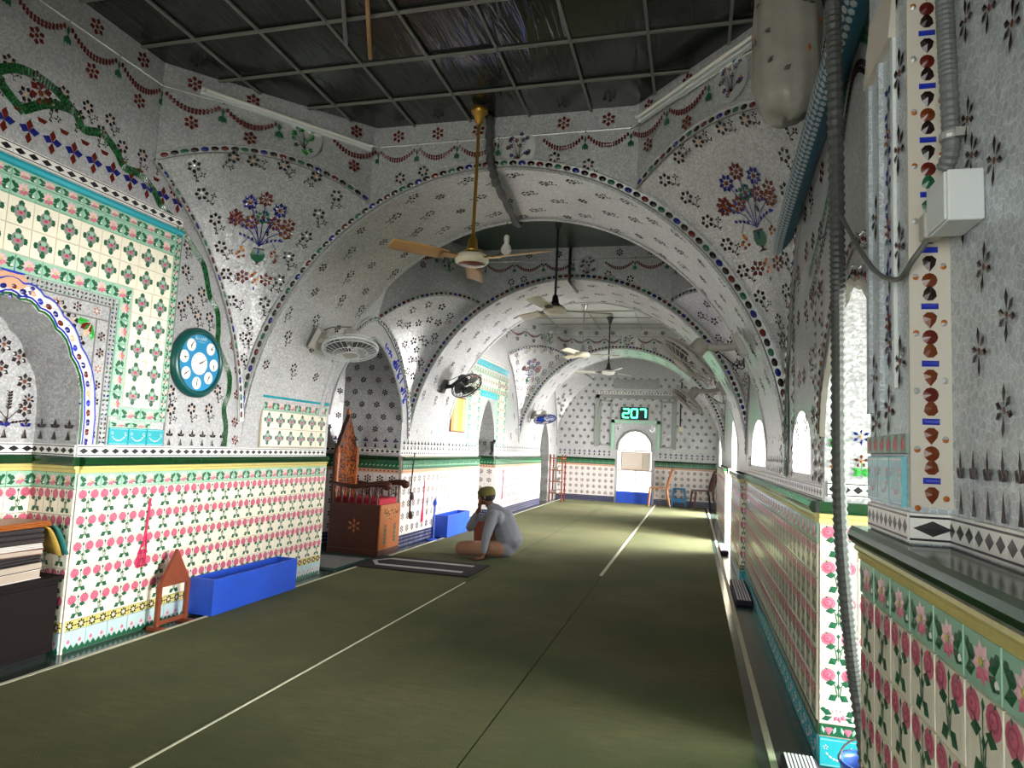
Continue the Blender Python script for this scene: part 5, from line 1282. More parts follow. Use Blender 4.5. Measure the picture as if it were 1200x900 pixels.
# tall back: pointed board with carved pieces
hb = [(-.25, .5), (-.25, 1.1), (-.23, 1.2), (-.19, 1.27), (-.17, 1.33), (-.12, 1.4), (-.09, 1.47), (-.04, 1.53), (0, 1.62), (.04, 1.53), (.09, 1.47), (.12, 1.4), (.17, 1.33), (.19, 1.27), (.23, 1.2), (.25, 1.1), (.25, .5)]
b = MB(); n = len(hb); b.add([(-.34, y, z) for y, z in hb]+[(-.29, y, z) for y, z in hb], [tuple(range(n))[::-1], tuple(range(n, 2*n))]+[(i, (i+1) % n, n+(i+1) % n, n+i) for i in range(n)], 'wood_dark'); o = b.build('backrest', r)
b = MB()
def inside(y, z): return abs(y) < .22 and (z < 1.12 or abs(y) < .22*(1.56-z)/.44)
for k in range(420):
    y, z = r5.uniform(-.22, .22), r5.uniform(.82, 1.56)
    if not inside(y, z): continue
    src = MB(); src.petal(0, 0, r5.uniform(0, 6.28), .04, .013, r5.choice(['wood_carved', 'wood_carved', 'wood_front', 'orange', 'wood_dark']), .014); merge(b, src, frame((-.29, y, z), (0, 1, 0), UPZ, 0, 1, .001))
    if k % 2: merge(b, src, frame((-.345, y, z), (0, -1, 0), UPZ, 0, 1, .001))
b.build('back_carving', o, stuff=True)
for y in (-.235, .235): b = MB(); b.lathe([(.02, .57), (.03, .75), (.02, .9), (.03, 1.1), (.02, 1.18), (.0, 1.24)], 8, 'wood_carved', (-.29, y, 0)); b.build('back_post', r, True)
b = MB(); b.lathe([(.0, 1.60), (.028, 1.62), (.02, 1.66), (0, 1.70)], 8, 'wood_carved', (-.315, 0, 0)); b.build('finial', o, True)
for y in [-.2+.057*k for k in range(8)]: b = MB(); b.lathe([(.009, .57), (.014, .65), (.009, .72), (.013, .8)], 8, 'wood_carved', (-.27, y, 0)); b.build('back_spindle', r, True)

# ---- wall clock with small dials
r = thing('wall_clock', 'round dark green clock with blue face and eight white dials', 'clock', (XL+.003, 4.105, 1.81))
fx = lambda P, y, z: frame((P, y, z), (0, 1, 0), UPZ, 0, 1, 0)
b = MB(); b.lathe([(.252, 0), (.255, .03), (.235, .05), (.215, .055), (.205, .04), (.205, .03)], 40, 'clockgreen', (0, 0, 0), 'X', False); b.build('case', r, True)
b = MB(); b.lathe([(0.0, .036), (.208, .036)], 40, 'clockblue', (0, 0, 0), 'X', False); b.v = [(p[0], p[1], p[2]) for p in b.v]; f = b.build('face', r)
def dial(y, z, rad, h1, h2):
    b = MB(); n = 24; b.poly([(.038, y+rad*cos(2*pi*i/n), z+rad*sin(2*pi*i/n)) for i in range(n)], 'white'); d = b.build('dial', r)
    b = MB()
    for L, w, a in ((.55, .012, h1), (.85, .008, h2)):
        c, s_ = cos(a), sin(a); L *= rad; b.hexa([(.0385, y-s_*w/2*rad/.06*.6, z+c*w/2*rad/.06*.6), (.0385, y+s_*w/2*rad/.06*.6, z-c*w/2*rad/.06*.6), (.0385, y+c*L+s_*w/4, z+s_*L-c*w/4), (.0385, y+c*L-s_*w/4, z+s_*L+c*w/4), (.040, y-s_*w/2, z+c*w/2), (.040, y+s_*w/2, z-c*w/2), (.040, y+c*L, z+s_*L), (.040, y+c*L-.001, z+s_*L)], 'black')
    b.build('hands', d)
    b = MB()
    for k in range(12): a = k*pi/6; src = MB(); src.disc(0, 0, rad*.05, rad*.05, 'black', 4, .0005); merge(b, src, frame((.0384, y+rad*.86*cos(a), z+rad*.86*sin(a)), (0, 1, 0), UPZ, 0, 1, 0))
    b.build('hour_marks', d, stuff=True)
dial(0, -.005, .082, .45, .5)
for k, (y, z, a1, a2) in enumerate(((-.095, .12, -1.6, .9), (.105, .115, 0, .7), (.15, .0, -1.6, -1.5), (.105, -.1, .8, -1.9), (-.012, -.148, -1.5, 1.4), (-.125, -.085, -2.4, .6), (-.155, .03, -.6, 0))): dial(y, z, .045, a1, a2)
b = MB(); sc = [[(-.06, .165), (-.055, .19), (-.045, .165), (-.03, .18), (-.02, .165)], [(-.01, .165), (.0, .185), (.01, .165), (.02, .185), (.03, .165)], [(.035, .165), (.04, .19), (.055, .17), (.06, .165)]]
for st in sc: b.tube([(.0385, p.x, p.y) for p in catmull(st, 4)], .003, 4, 'paleblue')
b.box(.0375, .039, -.03, .04, .15, .153, 'paleblue'); b.build('lettering', r, label='small white script on the clock face')

# ---- poster
r = thing('framed_poster', 'orange and green poster on the left wall beyond the black wall fan', 'poster', (XL+.006, 9.8, 1.76))
b = MB(); b.box(0, .012, -.33, .33, -.27, .27, 'wood_red'); b.build('frame', r)
for k, mt in enumerate(('postera', 'posterb', 'posterc', 'postera', 'posterb')): b = MB(); b.box(.012, .014, -.31+.124*k, -.31+.124*(k+1), -.25, .25, mt); b.build('printed_stripe', r)

# ---- ceiling fans
def ceiling_fan(x, y, z, zc, rot, lb, R=.62, blade='fanwood', body='fancream', trim='gold', rod='gold', coned=True):
    r = thing('ceiling_fan', lb, 'fan', (x, y, z), 0, 'ceiling fans along the hall'); H = zc-z
    b = MB(); b.lathe([(.012, H-.13), (.03, H-.11), (.045, H-.05), (.06, H-.04), (.062, H-.005), (.02, H)], 16, trim); b.build('canopy', r, True)
    b = MB(); b.tube([(0, 0, .1), (0, 0, H-.1)], .013, 8, rod); b.build('down_rod', r)
    b = MB(); b.lathe([(.014, .19), (.03, .17), (.04, .1), (.06, .075), (.02, .07)], 16, trim); b.build('lower_canopy', r, True)
    b = MB(); b.lathe([(.03, .075), (.075, .07), (.11, .045)], 24, trim); b.lathe([(.11, .045), (.125, .02), (.12, -.005), (.1, -.02)], 24, body); b.lathe([(.1, -.02), (.085, -.024), (.03, -.034), (0, -.034)], 24, 'brown' if trim == 'gold' else body); b.build('motor', r, True)
    for k in range(3):
        a = rot+k*2*pi/3; c, s_ = cos(a), sin(a); Q = lambda u, v, w: (u*c-v*s_, u*s_+v*c, w)
        b = MB(); b.hexa([Q(.1, -.03, .012), Q(.24, -.04, .006), Q(.24, .04, .018), Q(.1, .03, .02), Q(.1, -.03, .02), Q(.24, -.04, .012), Q(.24, .04, .024), Q(.1, .03, .028)], trim); arm = b.build('blade_arm', r)
        b = MB(); n = 6; top = []; us = [.2, .3, .42, .52, .6, R]; ws = [.055, .062, .066, .066, .064, .058]
        b.grid([[Q(u, -w, -.004), Q(u, -w*.3, .012), Q(u, w*.4, .026), Q(u, w, .03)] for u, w in zip(us, ws)], blade); o = b.build('blade', r, True); sm = o.modifiers.new('solid', 'SOLIDIFY'); sm.thickness = .005
    return r
ceiling_fan(-1.57, 4.5, 2.62, ZC-.012, math.radians(106), 'cream ceiling fan with gold canopy and tan blades near the dark ceiling sheets')
ceiling_fan(-1.46, 6.95, 2.76, ZC, math.radians(20), 'ceiling fan with brown blade hanging under the dark green ceiling', .62, 'fancream', 'fancream', 'blackplastic', 'blackplastic')
ceiling_fan(-1.84, 11.2, 2.9, ZC, math.radians(10), 'pale ceiling fan hanging under the grey panelled ceiling', .62, 'fancream', 'fancream', 'steel', 'steel')
ceiling_fan(-1.55, 12.4, 2.74, ZC, math.radians(55), 'white ceiling fan hanging before the farthest mosaic arch', .62, 'white', 'white', 'blackplastic', 'blackplastic')

# ---- wall fans
def wall_fan(base, normal, head, axis, lb, mt='plasticgrey', cage='plasticgrey', R=.235, bl='fancream'):
    r = thing('wall_fan', lb, 'fan', base, 0, 'wall fans on the arch piers'); n = V(normal).normalized(); hd = V(head)-V(base); ax = V(axis).normalized()
    u = ax.orthogonal().normalized(); w = ax.cross(u)
    def fr(P, z): m = Matrix.Identity(4); q = z.orthogonal().normalized(); e = z.cross(q)
    # mounting plate
    nu = V((0, 1, 0)); nw = n.cross(nu).normalized(); b = MB()
    c = [nu*.06+nw*.1, -nu*.06+nw*.1, -nu*.06-nw*.1, nu*.06-nw*.1]; b.hexa([p for p in c]+[p*.85+n*.05 for p in c], mt); bevel(b.build('wall_plate', r), .006)
    back = hd-ax*.14
    b = MB(); b.tube([n*.03, n*.09+(back-n*.1)*.25, back], [.03, .028, .035], 8, mt); b.build('bracket_arm', r, True)
    b = MB(); b.tube([back-ax*.05, back-ax*.03, back+ax*.05, back+ax*.09], [.04, .062, .065, .045], 14, mt); b.build('motor_housing', r, True)
    b = MB()
    ring = lambda rr, off: [hd+ax*off+u*rr*cos(2*pi*i/32)+w*rr*sin(2*pi*i/32) for i in range(33)]
    for rr, off, th in ((R, .0, .010), (R*.97, .03, .004), (R*.97, -.03, .004), (R*.62, .055, .003), (R*.62, -.055, .003), (R*.3, .065, .004), (R*.3, -.06, .004)): b.tube(ring(rr, off), th, 5, cage, False)
    for k in range(28):
        a = 2*pi*k/28; d = u*cos(a)+w*sin(a); b.tube([hd+ax*.066+d*R*.28, hd+ax*.055+d*R*.62, hd+ax*.03+d*R*.97, hd+d*R, hd-ax*.03+d*R*.97, hd-ax*.055+d*R*.62, hd-ax*.06+d*R*.28], .0022, 4, cage, False)
    b.build('cage', r)
    b = MB(); b.tube([hd+ax*.06, hd+ax*.07], [R*.28, R*.26], 20, mt); b.build('hub_badge', r)
    for k in range(3):
        b = MB(); rows = []
        for i in range(6):
            rr = .03+(R*.86-.03)*i/5; wd = .5+.35*sin(i/5*pi)
            rows.append([hd+u*rr*cos(2.094*k+a)+w*rr*sin(2.094*k+a)+ax*(.02*(a/wd)) for a in (-wd, -wd/2, 0, wd/2, wd)])
        b.grid(rows, bl); o = b.build('blade', r, True); sm = o.modifiers.new('solid', 'SOLIDIFY'); sm.thickness = .003
    b = MB(); b.tube(catmull([n*.04+nw*.1, n*.1+nw*.16, back-ax*.02+V((0, 0, .05))]), .005, 5, 'blackplastic'); b.build('power_cord', r)
    return r
wall_fan((-3.27, 5.28, 2.19), (.9, 0, -.45), (-3.0, 5.42, 2.12), (.16, -.2, -.85), 'pale grey wall fan above the small tiled panel of the first arch', 'plasticgrey', 'pvcwhite', .245, 'rubber')
wall_fan((-3.33, 8.62, 2.09), (.92, 0, -.4), (-3.03, 8.75, 2.11), (.5, -.28, -.62), 'black wall fan on the left side of the second arch', 'blackplastic', 'blackplastic', .22, 'rubber')
wall_fan((.34, 5.3, 2.16), (-.9, 0, -.45), (-.06, 5.25, 2.03), (-.62, -.1, -.72), 'pale grey wall fan on the right side of the first arch', 'plasticgrey', 'plasticgrey', .235, 'rubber')
wall_fan((.33, 8.6, 2.14), (-.9, 0, -.45), (-.10, 8.55, 1.98), (-.62, -.1, -.72), 'pale grey wall fan on the right side of the second arch', 'plasticgrey', 'plasticgrey', .235, 'rubber')

wall_fan((-3.36, 14.2, 2.02), (.92, 0, -.4), (-3.08, 14.1, 1.92), (.2, -.2, -.85), 'blue wall fan on the left side of the farthest arch', 'plasticgrey', 'navy', .24, 'bluepaint')
# ---- bulb and cables
r = thing('light_bulb', 'round white bulb hanging from the first arch', 'bulb', (-1.69, 5.78, 3.05))
b = MB(); b.lathe([(0, 0), (.03, .006), (.048, .03), (.05, .05), (.04, .08), (.025, .1), (.02, .12)], 18, 'bulb'); b.build('glass', r, True)
b = MB(); b.lathe([(.022, .115), (.026, .12), (.026, .17), (.01, .185)], 14, 'white'); b.build('holder', r, True)
b = MB(); b.tube([(0, 0, .18), (0, .0, .31)], .004, 5, 'blackplastic'); b.build('cord', r)
o = MB(); o.tube(catmull([(-1.54, 4.66, 3.78), (-1.535, 4.66, 3.6), (-1.52, 4.66, 3.45), (-1.5, 4.68, 3.355), (-1.52, 4.85, 3.335), (-1.56, 5.3, 3.335), (-1.6, 5.8, 3.335), (-1.6, 5.92, 3.45)]), [.03+.006*sin(k*1.7) for k in range(43)], 8, 'rubber'); tag(o.build('cable_bundle', smooth=True), 'thick dark taped cable bundle running over the first arch behind the fan rod', 'cable')
o = MB(); o.tube([(-1.515, 8.0, 3.78), (-1.515, 7.985, 3.5), (-1.51, 7.985, 3.36), (-1.5, 8.1, 3.345), (-1.5, 8.5, 3.345)], .02, 8, 'blackplastic'); tag(o.build('cable_conduit', smooth=True), 'straight black cable conduit running down onto the second arch', 'cable')
o = MB(); o.tube([(-2.06, 3.72, ZC-.035), (-1.72, 3.0, ZC-.035)], .013, 8, 'fanwood'); tag(o.build('rod_streak'), 'tan tube for a rod-like streak under the dark ceiling sheet, the longer of two', 'pipe', 'rod-like streaks under the ceiling sheet')  # thin tubes standing in for rod-like streaks on the ceiling sheet
o = MB(); o.tube([(-2.14, 3.55, ZC-.035), (-1.84, 2.95, ZC-.035)], .013, 8, 'steel'); tag(o.build('rod_streak'), 'grey tube for a rod-like streak under the dark ceiling sheet beside the tan one', 'pipe', 'rod-like streaks under the ceiling sheet')

# ---- tube lights
def tube_light(p0, p1, n, lb):
    p0, p1, n = V(p0), V(p1), V(n).normalized(); r = thing('tube_light', lb, 'lamp', tuple((p0+p1)/2)); c = (p0+p1)/2; d = (p1-p0).normalized(); h = (p1-p0).length/2; up = n.cross(d)
    b = MB(); q = [-d*h-up*.022, d*h-up*.022, d*h+up*.022, -d*h+up*.022]; b.hexa([v for v in q]+[v*1.0+n*.03 for v in q], 'pvcwhite'); b.build('housing', r)
    b = MB(); b.tube([-d*(h-.03)+n*.052, d*(h-.03)+n*.052], .014, 10, 'bulb'); b.build('tube', r, True)
    for s_ in (-1, 1): b = MB(); b.tube([d*s_*(h-.015)+n*.025, d*s_*(h-.015)+n*.062], .012, 8, 'white'); b.build('end_cap', r)
nd = V((1, -1.08, 0)).normalized()
tube_light(V((-3.36, 3.74, 3.665))+nd*.004, V((-2.52, 4.66, 3.6))+nd*.004, nd, 'white tube lamp on the drum face above the green medallion')
nd2 = V((-1, -1.08, 0)).normalized()
tube_light(V((-.40, 4.62, 3.64))+nd2*.004, V((.42, 3.73, 3.68))+nd2*.004, nd2, 'white tube lamp on the drum face beside the wrapped hanging bag')

# ---- wrapped bag, teal duct, hose, conduit, junction box
r = thing('wrapped_bag', 'bulging bag wrapped in pale plastic hanging by the right wall', 'bag', (.375, 3.12, 2.83))
b = MB(); rows = []
for i, (rad, z) in enumerate(((.02, 0), (.08, .012), (.12, .04), (.138, .1), (.145, .2), (.142, .3), (.15, .42), (.146, .55), (.15, .68), (.14, .8), (.142, .95))):
    rows.append([((rad*(1+.05*sin(3*a+i)+.03*sin(11*a+i*.7)))*cos(a), (rad*(1+.05*cos(2*a+i*1.3)+.03*sin(11*a+i*.7)))*sin(a), z+.012*sin(2*a+i)) for a in [2*pi*k/48 for k in range(48)]])
b.grid(rows, 'wrap', True); b.poly(rows[0][::-1], 'wrap'); o = b.build('plastic_wrap', r, True)
for k in range(22):
    a, z = r5.uniform(2.6, 5.6), r5.uniform(.12, .9); b = MB(); b.petal(0, 0, r5.choice([0, 1.57, .6]), .05, .012, 'orange' if k % 6 == 0 else 'rubber', .003); q = V((cos(a), sin(a), 0)); b2 = MB(); merge(b2, b, frame(q*.158+V((0, 0, z)), V((-q.y, q.x, 0)), UPZ, 0, .8, 0)); b2.build('printed_mark', r)
b = MB(); b.tube([(0, 0, .93), (.0, 0, .97)], .03, 8, 'rubber'); b.build('tie', r)
dp = catmull([(.505, 2.1, 2.93), (.505, 2.6, 2.86), (.505, 3.2, 2.80), (.505, 3.8, 2.73), (.508, 4.3, 2.66), (.52, 4.5, 2.6)], 8)
r = thing('teal_duct', 'teal flexible duct with white lozenges running along the right wall', 'duct', (.505, 3.2, 2.8)); O = V((.505, 3.2, 2.8))
b = MB(); b.tube([p-O for p in dp], .056, 14, 'teal_duct'); b.build('duct_tube', r, True)
b = MB()
for i in range(len(dp)-1):
    for h in range(2):
        P = dp[i].lerp(dp[i+1], h/2); t = (dp[i+1]-dp[i]).normalized(); up = UPZ-t*t.z; up.normalize(); sd = t.cross(up)
        for a in (-1.25, -.8, -.35, .1):
            q = V((-1, 0, 0))*cos(a)+up*sin(a); q = (q-t*q.dot(t)).normalized(); src = MB(); src.disc(0, 0, .012, .017, 'duct_white', 6, .003); e = t.cross(q); merge(b, src, frame(P-O+q*.0565, e, t, .5, 1, .0))
b.build('lozenges', r, stuff=True)
def corrugated(pts, rad, mt, step=.0075, amp=.12, seg=10):
    cr = catmull(pts, 40); o = [cr[0]]; 
    for p in cr:
        if (p-o[-1]).length >= step: o.append(p)
    b = MB(); b.tube(o, [rad*(1+amp*(1 if i % 2 else -1)) for i in range(len(o))], seg, mt); return b
b = corrugated([(.42, 2.33, 2.86), (.42, 2.30, 2.66), (.45, 2.41, 2.12), (.49, 2.60, 1.74), (.508, 2.66, 1.13), (.55, 2.69, .66), (.595, 2.72, .36), (.62, 2.74, .13)], .024, 'hose')
r = thing('corrugated_hose', 'grey corrugated hose hanging down beside the bright doorway', 'hose', (.5, 2.7, 0)); b.v = [(p[0]-.5, p[1]-2.7, p[2]) for p in b.v]; b.build('hose_body', r)
b = MB(); b.lathe([(.03, 2.84), (.034, 2.86), (.034, 2.92), (.02, 2.93)], 12, 'blackplastic', (-.08, -.37, 0)); b.build('hose_cap', r); b = MB(); b.box(-.08, .07, -.38, -.36, 2.89, 2.91, 'steel'); b.build('wall_clip', r)
r = thing('wall_conduit', 'grey corrugated conduit clipped to the wall above the white box', 'conduit', (.545, 1.68, 0))
b = corrugated([(0, .03, 3.1), (0, .02, 2.6), (0, 0, 2.3), (0, -.02, 2.08), (0, -.02, 2.02), (-.005, .005, 1.985)], .0185, 'conduit', .006, .07, 12); b.build('tube', r)
b = MB(); b.lathe([(.023, -.008), (.024, 0), (.023, .008)], 14, 'alu', (0, -.02, 2.05)); b.box(0, .03, -.05, -.045, 2.04, 2.06, 'alu'); b.build('clip', r)
for dx, mt in ((-.004, 'redwire'), (.006, 'blackplastic')): b = MB(); b.tube(catmull([(dx, .005, 1.99), (dx, .012, 1.965), (dx, -.01, 1.935)]), .004, 6, mt); b.build('wire', r)
r = thing('junction_box', 'white plastic junction box mounted beside the gem-set strip', 'box', (.54, 1.60, 1.875))
b = MB(); b.box(-.04, .028, -.055, .062, -.055, .055, 'pvcwhite'); bevel(b.build('body', r), .004)
b = MB(); b.box(-.046, -.04, -.052, .059, -.052, .052, 'pvcwhite'); bevel(b.build('lid', r), .003)
b = MB(); b.box(-.05, -.01, .062, .105, -.055, .005, 'plasticgrey'); bevel(b.build('plug', r), .006)
b = MB(); b.tube([p-V((.54, 1.60, 1.875)) for p in catmull([(.50, 1.685, 1.815), (.475, 1.70, 1.775), (.468, 1.78, 1.755), (.464, 1.96, 1.82), (.458, 2.15, 1.95), (.452, 2.36, 2.12)])], .0065, 8, 'cable'); b.build('cable', r, True)

# ---- striped cushions and bucket
def cushion(x0, x1, y0, y1, lb, nst):
    r = thing('striped_cushion', lb, 'cushion', ((x0+x1)/2, (y0+y1)/2, .001), 0, 'striped cushions along the right wall'); w, l = (x1-x0)/2, (y1-y0)/2
    b = MB(); b.box(-w, w, -l, l, 0, .05, 'stripe_dark'); bevel(b.build('pad', r), .018, 3)
    for k in range(nst): 
        x = -w*.82+2*w*.82*(k+.5)/nst; hw = w*.82/nst*.62; b = MB(); b.box(x-hw, x+hw, -l*.97, l*.97, .046, .0535, 'stripe_white'); b.build('stripe', r)
cushion(.385, .535, 6.45, 7.5, 'black and white striped cushion by the second right-hand pier', 5)
cushion(.385, .53, 2.35, 3.27, 'black and white striped cushion by the grey hose', 8)
cushion(.37, .48, 9.6, 10.4, 'black and white striped cushion by the far doorway', 4)
r = thing('blue_bucket', 'blue plastic bucket at the foot of the grey hose', 'bucket', (.66, 2.9, 0))
b = MB(); b.lathe([(.075, .0), (.085, .02), (.105, .18), (.112, .19), (.112, .2), (.1, .2), (.095, .18), (.07, .02), (0, .015)], 24, 'bucketblue'); b.build('body', r, True)
b = MB(); b.tube([V((.108*cos(a), .0+.02*sin(a), .19+.0+.09*sin(a))) for a in [pi*k/14 for k in range(15)]], .004, 6, 'steel'); b.build('handle', r)

# ---- far end furniture
def plastic_chair(loc, rz, mt, lb):
    r = thing('plastic_chair', lb, 'chair', loc, rz)
    b = MB(); b.grid([[(x, y, .43+.012*((y*4)**2)-.01*x) for y in (-.2, -.1, 0, .1, .2)] for x in (-.2, -.1, 0, .1, .22)], mt); o = b.build('seat', r, True); o.modifiers.new('solid', 'SOLIDIFY').thickness = .02
    for sy in (-1, 1):
        b = MB(); b.tube([(.2, sy*.19, .42), (.24, sy*.22, 0)], [.026, .018], 8, mt); b.build('leg', r); b = MB(); b.tube([(-.19, sy*.19, .42), (-.27, sy*.22, 0)], [.026, .018], 8, mt); b.build('leg', r)
        b = MB(); b.tube([(-.2, sy*.2, .42), (-.25, sy*.21, .65), (-.33, sy*.19, .9)], [.022, .022, .02], 8, mt); b.build('back_post', r, True)
    for y in (-.12, -.04, .04, .12): b = MB(); b.hexa([(-.21, y-.025, .45), (-.195, y-.025, .45), (-.195, y+.025, .45), (-.21, y+.025, .45), (-.33, y-.025, .86), (-.315, y-.025, .86), (-.315, y+.025, .86), (-.33, y+.025, .86)], mt); b.build('back_slat', r)
    b = MB(); b.tube([(-.33, -.19, .89), (-.335, 0, .93), (-.33, .19, .89)], .025, 8, mt); b.build('top_rail', r, True)
plastic_chair((-.82, 17.22, .02), pi+.1, 'chair_tan', 'tan plastic chair beside the bright end window')
plastic_chair((.22, 17.0, .02), pi+.25, 'chair_dark', 'dark brown plastic chair in the far right corner')
r = thing('plastic_stool', 'blue plastic stool between the two chairs at the end wall', 'stool', (-.33, 17.45, .0125))
b = MB(); b.box(-.15, .15, -.15, .15, .43, .46, 'stool_blue'); bevel(b.build('top', r), .015)
for sx in (-1, 1):
    for sy in (-1, 1): b = MB(); b.hexa([(sx*.17-.022, sy*.17-.022, 0), (sx*.17+.022, sy*.17-.022, 0), (sx*.17+.022, sy*.17+.022, 0), (sx*.17-.022, sy*.17+.022, 0), (sx*.13-.022, sy*.13-.022, .44), (sx*.13+.022, sy*.13-.022, .44), (sx*.13+.022, sy*.13+.022, .44), (sx*.13-.022, sy*.13+.022, .44)], 'stool_blue'); b.build('leg', r)
for q in ((-.15, .15, -.165, -.145), (-.15, .15, .145, .165), (-.165, -.145, -.15, .15), (.145, .165, -.15, .15)): b = MB(); b.box(*q, .12, .2, 'stool_blue'); b.build('apron', r)
r = thing('shelf_rack', 'narrow wooden rack of shelves in the far left corner', 'rack', (-3.24, 16.55, .0145))
for sx in (-1, 1):
    for sy in (-1, 1): b = MB(); b.box(sx*.15-.015, sx*.15+.015, sy*.2-.015, sy*.2+.015, 0, 1.15, 'wood_red'); b.build('post', r)
for z in (.2, .48, .76, 1.05): b = MB(); b.box(-.15, .15, -.2, .2, z, z+.02, 'wood_front'); b.build('shelf', r)
for k, (x, z, mt, lb) in enumerate(((-.05, .22, 'book_a', 'brown book on the lowest shelf of the far rack'), (.03, .5, 'cloth_dark', 'dark book on the second shelf of the far rack'), (-.02, .78, 'wood_front', 'tan book on the third shelf of the far rack'))):
    t = thing('book', lb, 'book', (-3.24+x, 16.5, z+.015)); b = MB(); b.box(-.08, .08, -.12, .12, .004, .056, 'paper'); b.build('pages', t)
    for q in (0, .056): b = MB(); b.box(-.083, .083, -.123, .123, q, q+.004, mt); b.build('cover', t)
# ---- LED clock reading 207
r = thing('digital_clock', 'green glowing digital clock reading 207 over the end window', 'clock', (-1.5, YE-.05, 2.31))
b = MB(); b.box(-.36, .36, -.0, .045, -.16, .16, 'ledcase'); bevel(b.build('case', r), .008)
SEG = {'0': 'abcdef', '2': 'abged', '7': 'abc'}
def digit(ch, x):
    w, h, t = .075, .11, .016
    pos = {'a': (0, h, w, t), 'g': (0, 0, w, t), 'd': (0, -h, w, t), 'b': (w, h/2, t, h/2), 'c': (w, -h/2, t, h/2), 'f': (-w, h/2, t, h/2), 'e': (-w, -h/2, t, h/2)}
    for s_ in SEG[ch]: px, pz, a, c = pos[s_]; b = MB(); b.box(x+px-max(a-.004, t), x+px+max(a-.004, t), -.008, .0, pz-max(c-.004, t), pz+max(c-.004, t), 'led'); b.build('led_segment', r)
digit('2', -.215); digit('0', .0); digit('7', .215)
r = thing('switch_socket', 'small cream switch with dark cable on the end wall', 'switch', (-.32, YE-.03, 1.95))
b = MB(); b.box(-.05, .05, -.01, .028, -.06, .06, 'fancream'); b.build('plate', r); b = MB(); b.tube([(-.02, .01, .06), (-.02, .01, .9), (0, .01, 1.2)], .02, 6, 'blackplastic'); b.build('cable', r)
o = MB(); o.tube(catmull([(-3.56, 11.78, 1.14), (-3.53, 11.8, 1.2), (-3.55, 11.83, 1.27), (-3.52, 11.75, 1.33), (-3.5, 11.82, 1.4)]), .03, 8, 'blackplastic'); tag(o.build('black_hook', smooth=True), 'small black curled hook on the edge of the narrow far niche', 'hook')

# ---- unseen green translucent sheets added outside the doorways to tint the incoming light
for k, (ya, yb, lb) in enumerate(((1.4, 4.2, 'first'), (9.2, 11.9, 'second'), (14.4, 17.0, 'third'))):
    b = MB(); n = 40; b.grid([[(1.25+2.3*u, ya+(yb-ya)*i/n, 2.75-.5*u+.02*sin(i*1.6)) for i in range(n+1)] for u in (0, .5, 1)], 'greensheet'); o = b.build('added_tint_sheet'); tag(o, 'unseen green sheet added to tint the light outside the %s arched doorway' % lb, 'tint sheet', 'added green tint sheets'); o.modifiers.new('solid', 'SOLIDIFY').thickness = .004
    for yy in (ya+.1, yb-.1): b = MB(); b.tube([(3.5, yy, 0), (3.5, yy, 2.28)], .03, 8, 'steel'); b.build('post', o)

# ---- seated person
def blob(parts, mt, name, parent, vox=.011, smooth_it=4):
    bm = bmesh.new()
    for p0, r0, p1, r1 in parts:
        p0, p1 = V(p0), V(p1); d = p1-p0; L = d.length; n = max(2, int(L/(min(r0, r1)*.35)))
        for i in range(n+1):
            t = i/n; bmesh.ops.create_icosphere(bm, subdivisions=2, radius=r0+(r1-r0)*t, matrix=Matrix.Translation(p0.lerp(p1, t)))
    me = bpy.data.meshes.new(name); bm.to_mesh(me); bm.free(); me.materials.append(MT[mt])
    o = bpy.data.objects.new(name, me); COL.objects.link(o); o.parent = parent
    rm = o.modifiers.new('remesh', 'REMESH'); rm.mode = 'VOXEL'; rm.voxel_size = vox; rm.use_smooth_shade = True
    sm = o.modifiers.new('smooth', 'SMOOTH'); sm.iterations = smooth_it; sm.factor = .5
    return o
PX, PY = -2.12, 7.75
r = thing('person', 'person in grey shirt and olive cap sitting on the carpet, leaning on one hand', 'person', (PX, PY, .02))
# local axes: -x is forward, -y is the person's left (towards the camera)
hipc = (.0, .0, .11); chest = (-.10, .0, .46); neck = (-.19, .01, .58); head = (-.255, .02, .685)
LS, RS = (-.10, -.17, .49), (-.13, .18, .50)
LE, LW, LH = (-.14, -.27, .26), (-.155, -.31, .06), (-.165, -.325, .022)
RE, RW, RHd = (-.47, .13, .30), (-.36, .06, .50), (-.335, .045, .55)
LK, LA = (-.47, -.14, .085), (-.18, -.05, .06); RK, RA = (-.36, .16, .36), (-.33, .16, .06)
body = [(hipc, .11, chest, .10), (chest, .09, neck, .052), (neck, .05, head, .05), ((-.25, .02, .70), .088, (-.262, .02, .66), .078), ((-.30, .025, .64), .05, (-.305, .025, .625), .045),
        (LS, .05, LE, .038), (LE, .036, LW, .026), (RS, .05, RE, .038), (RE, .036, RW, .026), (hipc, .085, LK, .06), (LK, .055, LA, .04), (hipc, .085, RK, .06), (RK, .055, RA, .04),
        (LA, .035, (-.09, -.06, .035), .03), (RA, .035, (-.43, .16, .03), .028),
        ((-.338, .026, .678), .013, (-.352, .026, .662), .016),                      # nose
        ((-.245, -.068, .682), .014, (-.243, -.07, .668), .012), ((-.245, .108, .682), .014, (-.243, .11, .668), .012)]   # ears
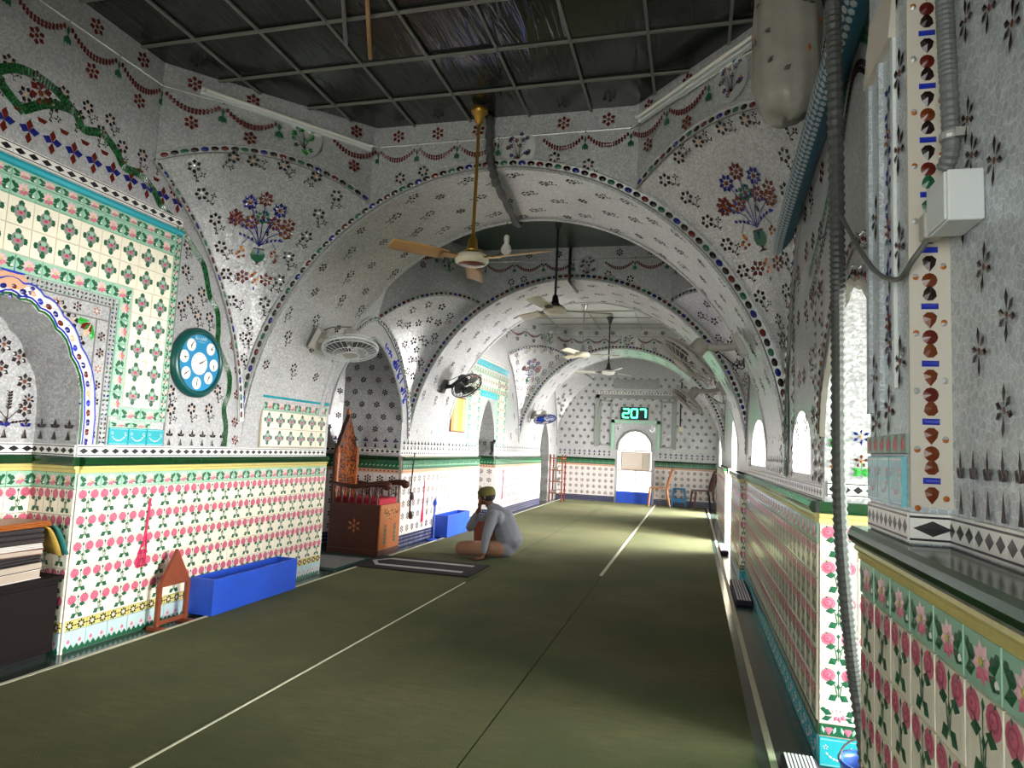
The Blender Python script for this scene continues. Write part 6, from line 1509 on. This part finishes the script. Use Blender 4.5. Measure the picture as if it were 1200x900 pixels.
# left hand flat on the carpet: palm and five fingers pointing forward and out
body += [(LW, .026, LH, .022), ((-.165, -.345, .022), .017, (-.165, -.30, .022), .017), ((-.205, -.345, .018), .015, (-.2, -.305, .018), .015)]
for i, (dy, L) in enumerate(((-.028, .052), (-.01, .062), (.01, .058), (.027, .045))): 
    b0 = V((-.205, -.325+dy, .018)); body += [(b0, .0095, b0+V((-L*.55, dy*.35, .008)), .009), (b0+V((-L*.55, dy*.35, .008)), .009, b0+V((-L, dy*.6, -.006)), .008)]
body += [((-.17, -.35, .02), .011, (-.19, -.385, .018), .01), ((-.19, -.385, .018), .01, (-.215, -.40, .012), .009)]
# right hand at the cheek: palm and bent fingers
body += [(RW, .026, RHd, .022), ((-.335, .03, .57), .017, (-.33, .06, .57), .017)]
for i, (dy, L) in enumerate(((-.016, .05), (0., .058), (.017, .055), (.033, .042))):
    b0 = V((-.335, .035+dy, .585)); body += [(b0, .009, b0+V((-.004, 0, L*.55)), .0085), (b0+V((-.004, 0, L*.55)), .0085, b0+V((.016, 0, L)), .0075)]
body += [((-.335, .025, .56), .011, (-.35, .0, .59), .009)]
bo = blob(body, 'skin', 'body', r, .008, 3)
blob([((-.235, .02, .705), .098, (-.25, .02, .715), .094)], 'hair', 'hair', r, .009, 2)
cap = MB(); cap.lathe([(.106, -.01), (.109, .0), (.108, .035), (.1, .065), (.075, .088), (.04, .098), (0, .1)], 24, 'cap'); co = cap.build('cap', r, True); co.location = (-.245, .02, .703); co.rotation_euler = (0, -.22, 0)
blob([((.03, .0, .13), .13, (.055, .0, .22), .165), ((.055, .0, .22), .165, (-.03, .005, .42), .15), ((-.03, .005, .42), .14, (-.13, .008, .52), .095), ((.03, -.06, .115), .112, (.03, .07, .115), .112),
      ((-.06, -.13, .46), .085, (-.08, .14, .47), .085), (LS, .074, LE, .056), (LE, .056, (-.152, -.30, .095), .04), (RS, .074, RE, .058), (RE, .058, (-.385, .075, .455), .042), ((-.13, .008, .53), .075, (-.17, .01, .56), .066)], 'shirt', 'shirt', r, .011, 5)
blob([((.0, -.08, .11), .1, LK, .083), (LK, .083, LA, .065), ((.02, .06, .11), .11, (-.2, .13, .22), .1)], 'trouser', 'trousers', r, .011, 4)
blob([((-.15, .12, .2), .1, RK, .08), (RK, .08, (-.335, .15, .13), .085), ((-.335, .15, .13), .085, (-.33, .12, .07), .075), ((-.25, .08, .1), .07, (-.36, .1, .1), .06)], 'brick_cloth', 'trouser_leg', r, .011, 4)
